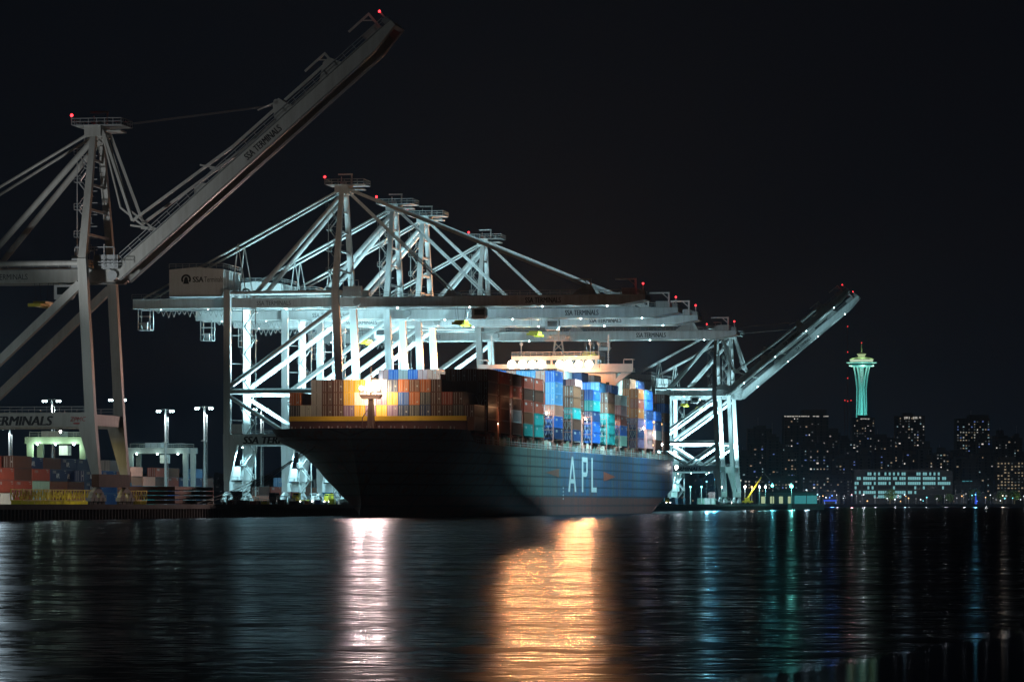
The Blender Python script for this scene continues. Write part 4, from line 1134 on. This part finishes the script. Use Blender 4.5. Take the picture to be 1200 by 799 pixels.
for cc,t,s,w,d,h in items:
    m = {'blue':cmat('blue'),'orange':cmat('orange'),'dark':DARK,'yellow':SAFETY,'white':WHITE,'red':cmat('rust red')}[cc]
    r = thing('gear_box',f"{ {'dark':'dark grey'}.get(cc,cc)} lashing gear box on the quay edge, {['left of the foremost bright crane','under the foremost bright crane','beside the dim crane','between the two foremost bright cranes'][3 if s>18 else (0 if -65<s<-15 else (1 if s>=-15 else 2))]}",'gear box',P(t,s,QZ),PHI,'gear boxes on the quay')
    MB().box(-w/2,w/2,-d/2,d/2,0.15,h*0.6).build('bin',m,r)
    b = MB()
    for x in (-w/2,w/2):
        for y in (-d/2,d/2): b.beam((x,y,0),(x,y,h),0.12)
    b.beam((-w/2,-d/2,h),(w/2,-d/2,h),0.12).beam((-w/2,d/2,h),(w/2,d/2,h),0.12).beam((-w/2,-d/2,h),(-w/2,d/2,h),0.12).beam((w/2,-d/2,h),(w/2,d/2,h),0.12)
    b.build('frame',GREY,r)

# ================================================================== FAR QUAY: boom lifts, blue shed, floodlit yard
def boomlift(px, D, tip, col, label):
    r = thing('mobile_crane',label,'mobile crane',atpx(px,D,QZ),0,'small cranes on the far quay')
    MB().box(-2.6,2.6,-1.3,1.3,0.8,1.9).box(-1.4,1.0,-1.1,1.1,1.9,3.3).build('body',col,r)
    b = MB()
    for x in (-2,0,2): b.tube((x,-1.4,0.6),(x,-1.0,0.6),0.6,10).tube((x,1.0,0.6),(x,1.4,0.6),0.6,10)
    b.build('wheels',RUBBER,r)
    MB().beam((0,0,3),tip,0.75,0.75,0.4,0.4).build('boom',col,r)
    MB().beam(tip,(tip[0],tip[1],tip[2]-3),0.12).build('hook_line',DARK,r)
boomlift(876,1760,(6.6,0,13.2),SAFETY,'mobile crane with yellow boom leaning right beside the distant cranes')
boomlift(921,1900,(-11,0,16.0),GREY,'mobile crane with long grey boom leaning left at the quay end')
sh = thing('waterfront_shed','long low shed with a row of lit greenish doorways at the quay end','shed',atpx(922,1890,QZ),0)
MB().box(-15,15,0,14,0,6.2).build('wall',mat('shed_wall',(0.18,0.28,0.30),0.7),sh)
MB().prism([(-15.4,6.2),(15.4,6.2),(0,7.6)],'y',-0.4,14.4).build('roof',mat('shed_roof',(0.10,0.13,0.14),0.7),sh)
for k in range(6): MB().box(-13.2+k*4.6,-11.2+k*4.6,-0.06,-0.02,0.6,4.2).build('doorway',emi('lit_doorway',(0.75,0.95,0.55),0.5),sh)
bs = thing('blue_tent','turquoise lit tent at the end of the far quay','tent',atpx(945,1880,QZ),0)
MB().box(-5.4,5.4,0,9,0,4.6).build('wall',emi('lit_tent_fabric',(0.10,0.62,0.66),0.35),bs)
MB().prism([(-5.6,4.6),(5.6,4.6),(0,6.4)],'y',-0.1,9.1).build('roof',mat('tent_roof',(0.10,0.35,0.38),0.7),bs)
pier = MB().box(-8,8,0,30,-4,3.0); pier.build('stone_pier', mat('grey_pier',(0.12,0.17,0.17),0.8), kind='structure').location = atpx(947,1830,0)
def lamp_post(px, D, h, bulb, label, power=0, col=(0.6,0.95,1.0), base=QZ, r_=0.5):
    o = thing('street_lamp',label,'street lamp',atpx(px,D,base),0,'street lamps along the far waterfront')
    MB().tube((0,0,0),(0,0,h),0.18*D/1800,6,0.1*D/1800).build('pole',GREY,o)
    MB().ball((0,-0.3,h),r_,8,5).build('lamp_glass',bulb,o)
    if power: light((0,-1.5,h),power,col,o,0.6)
lamp_post(905,1850,9.5,emi('cyan_floodlamp',(0.2,0.95,0.85),8),'cyan lamp left of the pair above the lit shed',3500,(0.25,1,0.9),r_=0.7)
lamp_post(927.5,1850,9.2,emi('cyan_floodlamp',(0.2,0.95,0.85),8),'bright cyan lamp right of the pair above the lit shed',6000,(0.25,1,0.9),r_=0.9)
lamp_post(873,1760,8.5,B_WHITE,'white lamp at the foot of the distant cranes',2500)
lamp_post(881,1760,8.5,B_AMBER,'warm lamp right of the distant cranes',1500,(1,0.75,0.6))
for i,px in enumerate((809,822,846,890,897)): lamp_post(px,1650,8.0,emi('cyan_floodlamp',(0.2,0.95,0.85),8) if i<2 else B_WHITE,f"lamp under the distant cranes, {['leftmost','second','third','fourth','fifth'][i]} of five",1600,(0.3,1,0.95),r_=0.4)

# ================================================================== CITY
SH = 3500.0   # distance of the far shore
def hill_z(x, y):
    d = max(0.0, y-SH-250)
    z = 3.0
    f = min(d/2200.0, 1.0)
    ridge = 0.5+0.5*math.tanh((x-120)/260.0)
    z += (78*ridge+42*(1-ridge))*(f*f*(3-2*f))
    z += 7*math.sin(x*0.006+1.3)*f + 4*math.sin(x*0.017+y*0.004)*f
    return z
g = MB(); nx, ny = 90, 30
vs = []
for j in range(ny+1):
    for i in range(nx+1):
        x = -2200+4600*i/nx; y = SH+3600*j/ny
        vs.append((x,y,hill_z(x,y) if y>SH+1 else 3.0))
g.add(vs,[(j*(nx+1)+i,j*(nx+1)+i+1,(j+1)*(nx+1)+i+1,(j+1)*(nx+1)+i) for j in range(ny) for i in range(nx)])
g.build('hills', mat('wooded_hill',(0.045,0.055,0.04),0.95,0,0.4,(0.03,0.03,0.02),0.01), kind='structure')
MB().box(-2200,2400,SH-1,SH+1,-3,2.9).build('seawall', mat('seawall_concrete',(0.10,0.10,0.10),0.85,0,0.4,(0.05,0.05,0.05),0.05), kind='structure')

WIN = [emi('lit_window_white',(0.95,0.95,0.85),0.32),emi('lit_window_warm',(1.0,0.78,0.5),0.25),emi('lit_window_cool',(0.6,0.95,1.0),0.35),emi('lit_window_dim',(0.8,0.9,0.9),0.06),emi('lit_window_bright',(1.0,0.96,0.85),0.9),emi('lit_window_blue',(0.25,0.4,1.0),0.4)]
rc = random.Random(5)
def building(px0, px1, pytop, D, label, lit=0.08, floors=None, colr=(0.07,0.075,0.08), base=None, kind='tower', wcols=(0,0,1,1,2,3,3,3,3,4,5), crown=None):
    x0, x1 = (px0-600)/F*D, (px1-600)/F*D
    w = x1-x0; zt = zpx(pytop, D); cxx = (x0+x1)/2
    zb = hill_z(cxx, D) - 1 if base is None else base
    h = zt-zb
    r = thing('tower_block' if kind=='tower' else kind, label, 'building', (cxx,D,zb), 0)
    dpt = min(max(w*0.7,18),40)
    m = mat('facade_%d'%(int(colr[0]*1000)), colr, 0.75, 0, 0.3, tuple(v*0.5 for v in colr), 0.05)
    MB().box(-w/2,w/2,0,dpt,0,h).build('wall',m,r)
    b = MB().box(-w/2-0.4,w/2+0.4,-0.4,dpt+0.4,h,h+0.9)
    rw = w*rc.uniform(0.2,0.4); rx = rc.uniform(-0.2,0.2)*w
    b.box(rx-rw/2,rx+rw/2,dpt*0.3,dpt*0.7,h+0.92,h+3.6)
    b.build('roof',mat('flat_roof',(0.05,0.05,0.055),0.8),r)
    fl = 3.2; nf = max(1,int(h/fl)); nwx = max(2,int(w/3.3))
    if h > 45:                                 # setback top floors and roof plant
        sw = w*rc.uniform(0.3,0.6); sx0 = rc.uniform(-w/2+1,w/2-sw-1)
        MB().box(sx0,sx0+sw,3,dpt-3,h+0.95,h+rc.uniform(4,8)).build('penthouse',m,r)
        if rc.random()<0.5: MB().beam((sx0+2,4,h+4),(sx0+2,4,h+rc.uniform(9,16)),0.4).build('roof_mast',GREY,r)
    bnd = MB()
    for f in range(0,nf,2): bnd.box(-w/2-0.06,w/2+0.06,-0.15,0,f*fl+0.3,f*fl+0.7)
    bnd.build('floor_bands',mat('floor_band',(0.16,0.16,0.16),0.8),r,kind='stuff')
    dark = MB(); lits = MB()
    for f in range(nf):
        z = 0.9+f*fl
        if z+1.9 > h: break
        run = rc.random() < 0.12
        for i in range(nwx):
            xx = -w/2+w*(i+0.5)/nwx; ww = w/nwx*rc.uniform(0.3,0.62)/2
            if rc.random() < (lit*5 if run else lit*2.4):
                lits.mi = rc.choice(wcols); lits.box(xx-ww,xx+ww,-0.12,0.02,z,z+rc.uniform(0.9,1.6))
            elif i%2==0: dark.box(xx-ww,xx+ww,-0.08,0.02,z,z+1.7)
    if dark.v: dark.build('dark_windows',GLASS,r,kind='stuff')
    if lits.v: lits.build('lit_windows',WIN,r,kind='stuff')
    if crown:
        cb = MB(); x = -w/2*crown[2]
        while x < w/2*crown[2]-1:
            q = rc.uniform(0.8,4.5)
            if rc.random() < 0.78: cb.box(x,min(x+q,w/2*crown[2]),-0.5,-0.1,h-crown[0]*rc.uniform(0.6,1.0),h-0.1)
            x += q+rc.uniform(0.2,1.0)
        cb.build('lit_crown',crown[1],r,kind='stuff')
    return r
CR = emi('roof_sign_light',(0.95,0.9,0.8),0.45)
building(919,971,487,4300,'wide dark tower with a string of lights along its roofline',0.035,crown=(1.6,CR,1.0))
building(876,905,503,4500,'dark block just right of the distant cranes on the hill',0.03)
building(899,921,521,4150,'lower dark block left of the tower with roofline lights',0.05)
building(872,893,537,4000,'small block low behind the distant cranes',0.06)
building(938,962,522,4000,'block with scattered lights in front of the roofline tower',0.08)
building(961,985,508,4400,'narrow block right of the roofline tower',0.07)
building(977,1000,540,3900,'low block left of the long lit office',0.04)
building(1000,1025,490,4600,'dark tower hiding the foot of the observation tower',0.09,crown=(1.5,CR,0.5))
building(984,1003,517,4200,'low dark block left of the observation tower foot',0.06)
building(1024,1046,513,4300,'mid rise between the observation tower and the crowned tower',0.10)
building(1050,1084,488,4300,'tall tower with a lit white crown, right of the observation tower',0.17,crown=(3.2,emi('crown_light',(1,0.95,0.85),0.35),0.75))
building(1084,1101,534,4050,'low grey block right of the crowned tower',0.03,colr=(0.12,0.12,0.12))
building(1098,1119,537,4100,'plain blank grey block in front of the slope',0.01,colr=(0.16,0.14,0.12))
building(1121,1160,491,4400,'broad dark tower with many scattered lit windows',0.17)
building(1165,1181,511,4200,'grey blue block near the right edge of the picture',0.10,colr=(0.10,0.12,0.14))
building(1181,1198,514,4300,'dark block at the far right edge',0.08)
building(1139,1168,532,4050,'dim block in front of the broad tower',0.03,colr=(0.13,0.11,0.10))
building(1120,1141,535,4000,'dim tan block left below the broad tower',0.02,colr=(0.12,0.10,0.09))
building(1168,1200,540,3800,'yellowish lit low block at the right edge',0.25,colr=(0.16,0.14,0.08),wcols=(1,1,3))
building(940,1000,556,3750,'wide low block with a strip of lights left of the long office',0.12)
building(872,935,560,3800,'wide low waterfront block behind the lit shed',0.16)
building(1118,1150,563,3700,'low dark hall right of the long lit office',0.05,crown=(1.2,emi('teal_light',(0.15,0.7,0.8),0.3),0.4))
for k in range(34):                      # further ranks of ordinary blocks between the named towers
    px = 868+k*9.9+rc.uniform(-3,3); w_ = rc.uniform(9,24); D_ = rc.uniform(3750,4450)
    top = rc.uniform(528,562) if rc.random()<0.75 else rc.uniform(508,528)
    where = ['behind the lit shed','below the roofline tower','below the observation tower','below the crowned tower','behind the broad tower','near the right edge'][min(5,int((px-868)/57))]
    tone = rc.choice(((0.07,0.075,0.08),(0.10,0.10,0.10),(0.14,0.13,0.11),(0.05,0.06,0.07)))
    b_ = building(px,px+w_,top,D_,f"small {['dark','grey','tan','bluish'][[0.07,0.10,0.14,0.05].index(tone[0])]} city block {where}",rc.choice((0.02,0.05,0.1,0.16)),colr=tone)
    b_['group'] = 'ordinary blocks of the city behind the waterfront'
# the long lit office
def office():
    D = 3640; r = thing('long_office','long low office with bright lit glass floors below the observation tower','building',((1059-600)/F*D,D,2.8),0)
    w = (1117-1002)/F*D
    MB().box(-w/2,w/2,2,30,0,33.5).build('wall',mat('office_wall',(0.03,0.035,0.04),0.6),r)
    for k,(z0_,l0,l1,p) in enumerate(((24.5,-0.47,0.44,0.8),(19.6,-0.5,0.5,0.92),(15.2,-0.5,0.42,0.15),(10.6,-0.55,0.12,0.92),(6.4,-0.3,-0.02,0.75),(29.0,-0.40,0.36,0.6))):
        MB().box(-w/2,w/2,0,2.02,z0_-1.3,z0_-0.5).build('floor_slab',mat('slab_concrete',(0.08,0.085,0.09),0.7),r)
        n = 46
        for i in range(n):
            f = -0.5+(i+0.5)/n
            if not (l0 < f < l1): continue
            if i%7==3: continue
            lit_ = rc.random() < p
            x = f*w; ww = w/n*0.42
            MB().box(x-ww,x+ww,0.9,1.2,z0_-0.3,z0_+2.6).build('window',emi('office_window_%d'%rc.randint(0,2),[(0.35,0.85,0.9),(0.6,0.95,0.9),(0.3,0.7,0.8)][rc.randint(0,2)],rc.choice((0.75,0.5,0.3))) if lit_ else GLASS,r)
    MB().box(-w/2-3,w/2-8,-1,31,33.5,34.6).build('roof',mat('flat_roof',(0.05,0.05,0.055),0.8),r)
office()

# observation tower
def needle():
    D = 5000.0; X0 = (1009.6-600)/F*D; k = D/F
    gz = zpx(576,D)
    r = thing('observation_tower','tall tripod tower with a saucer top lit green and teal','tower',(X0,D,gz),0)
    TW = mat('tower_white_paint',(0.75,0.80,0.78),0.5)
    def Z(py): return zpx(py,D)-gz
    prof = [(0,14.5),(Z(520),8.6),(Z(483),6.1),(Z(455),5.0),(Z(440),7.4),(Z(430),9.8)]
    for a0 in (90,210,330):
        for da in (-13,13):
            b = MB()
            for (z0_,r0),(z1_,r1) in zip(prof,prof[1:]):
                def pt(z,rr):
                    a = math.radians(a0); off = 2.3 if z<Z(460) else 3.6
                    s_ = -1 if da<0 else 1
                    return (rr*math.cos(a)-s_*off*math.sin(a), rr*math.sin(a)+s_*off*math.cos(a), z)
                b.beam(pt(z0_,r0),pt(z1_,r1),1.5,1.5)
            b.build('leg',TW,r)
    MB().lathe([(3.4,0),(3.2,Z(500)),(3.0,Z(455)),(3.0,Z(428))],12).build('core',TW,r)
    b = MB()
    for kk in range(9):
        z = Z(448)+kk*2.2; b.box(-0.8,0.8,-3.3,-3.05,z,z+1.1)
    b.build('elevator_window',emi('lit_window_cool',(0.6,0.95,1.0),0.35),r)
    MB().lathe([(3,Z(431)),(16.5,Z(429.2)),(17.5,Z(428.4)),(16.5,Z(427.9)),(9,Z(428))],32).build('halo_ring',TW,r)
    MB().lathe([(9,Z(428)),(15,Z(426.4)),(21,Z(425.2)),(21.3,Z(424.7)),(20,Z(424.3)),(14,Z(424.2))],36).build('saucer',TW,r)
    b = MB().lathe([(15,Z(424.2)),(16.2,Z(421.6))],36); b.build('restaurant_glass',emi('saucer_light',(0.80,1.0,0.72),0.75),r)
    MB().lathe([(16.2,Z(421.6)),(17.2,Z(421.2)),(14.8,Z(420.2)),(9,Z(419.0)),(5.5,Z(418.4))],36).build('saucer_roof',TW,r)
    MB().lathe([(5.0,Z(418.4)),(4.4,Z(417)),(6.4,Z(414.9))],24).build('crown',emi('crown_glow',(0.75,1.0,0.5),0.55),r)
    MB().lathe([(6.8,Z(414.9)),(5.8,Z(414.4)),(1.2,Z(412.6))],24).build('crown_roof',TW,r)
    MB().tube((0,0,Z(413)),(0,0,Z(402.6)),0.9,8,0.4).build('spire',TW,r)
    MB().ball((0,0,Z(401.7)),0.9,8,5).build('red_bulb',emi('faint_red_bulb',(1,0.05,0.05),1.2),r)
    teal = (0.16,0.92,0.84)
    for x,z0_,zt_ in ((-60,5,Z(470)),(60,5,Z(470)),(-30,5,Z(445)),(30,5,Z(445))):
        light((x,-95,z0_+40),210000,teal,r,1.5,spot=50,aim=(-x,95,zt_-z0_-40),name='tower_uplight')
    for a in (200,270,340):
        light((15*math.cos(math.radians(a)),15*math.sin(math.radians(a)),Z(419.0)+3),1800,(0.6,1.0,0.35),r,0.6)
        light((18*math.cos(math.radians(a)),18*math.sin(math.radians(a)),Z(431.5)),2500,(0.5,1.0,0.75),r,0.6)
needle()
# radio masts on the hill
def radio(px, tops, D, label):
    zb = hill_z((px-600)/F*D,D)
    r = thing('radio_mast',label,'radio mast',((px-600)/F*D,D,zb-1),0,'radio masts on the hill')
    h = zpx(tops[0],D)-zb
    b = MB(); w = 1.0; n = int(h/6)
    for x,y in ((-w,-w),(w,-w),(0,w)): b.beam((x,y,0),(x*0.5,y*0.5,h),0.3)
    for k in range(n):
        z = h*k/n; z2 = h*(k+1)/n; b.beam((-w*(1-0.5*k/n),-w,z),(w*(1-0.5*k/n),-w,z2),0.15)
    b.build('lattice_mast',mat('mast_red_steel',(0.12,0.05,0.05),0.6),r)
    for ty in tops: MB().ball((0,-1.2,zpx(ty,D)-zb+1),0.95,8,5).build('red_bulb',emi('faint_red_bulb',(1,0.05,0.05),1.2),r)
radio(993.3,(382.5,412.5,443,470),5600,'tallest thin radio mast with red lights, left of the observation tower')
radio(990,(469,),5500,'short radio mast left of the observation tower foot')
radio(997.2,(469,),5500,'short radio mast nearest the observation tower foot')

# scattered lights and houses on the slopes
hb = MB(); lb = [MB() for _ in range(4)]
HM = [B_SOFT,B_AMBER,B_CYAN,B_WHITE]
dimc = [emi('far_light_white',(0.9,0.95,1),0.5),emi('far_light_warm',(1,0.75,0.5),0.4),emi('far_light_cyan',(0.3,0.9,1),0.5),emi('far_light_faint',(0.8,0.9,1),0.14)]
lm = MB()
for k in range(760):
    left = rc.random() < 0.3
    px = rc.uniform(120,420) if left else rc.uniform(790,1200)
    D = SH+rc.uniform(80,2300); x = (px-600)/F*D
    z = hill_z(x,D)
    w = rc.uniform(8,16); h = rc.uniform(6,12)
    hb.prism([(x-w/2,z-3),(x+w/2,z-3),(x+w/2,z+h),(x,z+h+2.5),(x-w/2,z+h)],'y',D,D+10)
    for j in range(rc.choice((0,1,1,2,3))):
        xx = x+rc.uniform(-w/2+0.6,w/2-0.6); zz = z+rc.uniform(1,h-1); q = rc.uniform(0.25,0.65)
        lm.mi = rc.choice((0,1,3,3,3,3,2)) if not left else 3
        lm.box(xx-q,xx+q,D-0.3,D-0.05,zz,zz+q*1.6)
tag(hb.build('hillside_houses',mat('house_wall',(0.07,0.07,0.075),0.8),kind='stuff'),'dark mass of small houses covering the hillsides behind the port and the city','houses')
tag(lm.build('house_lights',dimc,kind='stuff'),'scattered tiny lit windows of the houses on the hillsides','lights')
# trees along the waterfront
for i,(px,py0) in enumerate(((1043,572),(1113,578),(1142,572),(1174,574),(1189,573),(1100,579),(1161,578))):
    D = SH+60+i*9; x=(px-600)/F*D; h = zpx(py0,D)-2.8
    r = thing('waterfront_tree',f"dark leafy tree on the far waterfront, {['below the left part of the long office','at the right end of the long office','beside the blue light','near the right edge','nearest the right edge','left of the blue light','between the blue light and the edge'][i]}",'tree',(x,D,2.8),0,'trees on the far waterfront')
    MB().tube((0,0,0),(0,0,h*0.5),0.5,7,0.25).tube((0,0,h*0.35),(1.8,0,h*0.7),0.25,6,0.1).tube((0,0,h*0.4),(-1.6,0.5,h*0.72),0.25,6,0.1).build('trunk',mat('bark',(0.08,0.06,0.045),0.9),r)
    b = MB()
    for q in range(420):
        u1,u2,u3 = rc.gauss(0,1),rc.gauss(0,1),rc.gauss(0,1); l = math.sqrt(u1*u1+u2*u2+u3*u3) or 1; rr = rc.random()**0.4
        c0_ = Vector((u1/l*rr*h*0.42,u2/l*rr*h*0.42,h*0.62+u3/l*rr*h*0.36)); a = Vector((rc.uniform(-1,1),rc.uniform(-1,1),rc.uniform(-1,1)))*0.7; bb_ = Vector((rc.uniform(-1,1),rc.uniform(-1,1),rc.uniform(-1,1)))*0.7
        b.add([c0_-a,c0_+bb_,c0_+a,c0_-bb_],[(0,1,2,3)])
    b.build('crown',mat('tree_foliage',(0.05,0.10,0.025),0.8),r)
    light((3,-8,3),1500,(0.9,1.0,0.5),r,0.5) if i in (0,3,4) else None
# waterfront street lamps
pl = [('left of the blue stadium light',958),('below the roofline tower',966),('left of the observation tower',973),('first under the observation tower',981)]
n_l = 46; FAINT = emi('faint_lamp_bulb',(0.9,0.95,1.0),0.6)
for i in range(n_l):
    px = 955+i*(1198-955)/(n_l-1)+rc.uniform(-5,5); D = SH+rc.uniform(8,40)
    bulb = rc.choice((B_SOFT,B_SOFT,B_AMBER,FAINT,FAINT,B_CYAN if rc.random()<0.3 else FAINT))
    if 969<px<977: bulb = B_BLUE
    if abs(px-1143)<2.5: bulb = B_BLUE
    colr = {FAINT:'faint white',B_CYAN:'cyan',B_SOFT:'white',B_AMBER:'amber',B_BLUE:'blue'}[bulb]
    o = thing('street_lamp',f'tiny {colr} lamp on the far waterfront','street lamp',atpx(px,D,2.9),0,'street lamps along the far waterfront')
    hh = rc.uniform(2.5,9)
    MB().tube((0,0,0),(0,0,hh),0.2,5).build('pole',mat('dark_pole_paint',(0.03,0.03,0.03),0.8),o); 
    if i%4==1 and bulb!=B_BLUE: light((0,-4,hh+2),9000,(0.9,0.95,1.0),o,0.6)
    MB().ball((0,-0.3,hh),rc.uniform(0.3,0.75),6,4).build('lamp_glass',bulb,o)
o = thing('light_sculpture','slim blue glowing spire on the far right waterfront','light sculpture',atpx(1143.5,SH+20,2.9),0)
MB().tube((0,0,0),(0,0,11.5),1.0,8,0.15).build('glowing_column',emi('blue_column',(0.04,0.12,1.0),0.9),o)
light((0,-3,5),9000,(0.1,0.25,1.0),o,0.6)
light_o = thing('lit_marquee','blue lit canopy on the waterfront below the roofline tower','canopy',atpx(973,SH+20,2.9),0)
MB().box(-6,6,0,6,2.6,4.2).build('canopy',emi('blue_canopy',(0.05,0.12,0.9),0.7),light_o)
for x in (-5.5,5.5): MB().tube((x,0.5,0),(x,0.5,2.6),0.25,6).build('post',GREY,light_o)
light((0,-4,2.5),9000,(0.1,0.25,1.0),light_o,0.6)
# the brighter lamps of the far shore that the calm water mirrors
for px,D_,hh,colr_,pw_ in ((905,1835,10,(0.15,0.9,1.0),40000),(927,1835,10,(0.2,1.0,0.85),70000),(838,1640,11,(0.1,0.6,1.0),190000),(828,1640,10,(0.3,0.85,1.0),90000),(975,3490,8,(0.1,0.3,1.0),160000),
                        (998,3490,9,(1.0,0.45,0.5),120000),(1012,3490,9,(0.9,0.95,1.0),160000),(958,3490,9,(0.3,0.8,1.0),120000),(1060,3490,9,(0.5,0.8,1.0),60000),(1143,3490,9,(0.2,0.75,1.0),150000),(1175,3490,8,(1.0,0.8,0.6),60000),(945,1835,7,(0.6,0.9,1.0),30000)):
    o = thing('flood_lamp',f"{'blue' if colr_[0]<0.12 else 'pink' if colr_[1]<0.5 else 'cyan' if colr_[0]<0.35 else 'white'} lamp on a post shining over the water, {'on the far quay' if D_<2000 else 'on the city shore'}, {'left' if px<950 else 'middle' if px<1050 else 'right'} part",'flood lamp',atpx(px,D_,2.9),0,'flood lamps shining over the water')
    MB().tube((0,0,0),(0,0,hh),0.15,6).build('pole',DARK,o)
    MB().ball((0,-0.4,hh),0.35 if D_<2000 else 0.6,8,5).build('lamp_glass',emi('flood_%d'%int(colr_[0]*10+colr_[1]*100),colr_,3),o)
    light((0,-1.6,hh),pw_*0.42,colr_,o,0.5,spot=50,aim=(-(px-600)/F,-1,0.0))
print('containers on ship', cont_ship, 'yard', yard_n)

# ================================================================== night haze over the harbour
hm = bpy.data.materials.new('haze_air'); hm.use_nodes = True; n = hm.node_tree; n.nodes.clear()
o_ = n.nodes.new('ShaderNodeOutputMaterial'); v_ = n.nodes.new('ShaderNodeVolumePrincipled')
v_.inputs['Density'].default_value = 0.000034; v_.inputs['Color'].default_value = (0.55,0.78,1.0,1); v_.inputs['Anisotropy'].default_value = 0.6
n.links.new(v_.outputs[0], o_.inputs['Volume'])
MB().box(-2600,2600,-150,7300,-4,330).build('haze', hm, kind='stuff')
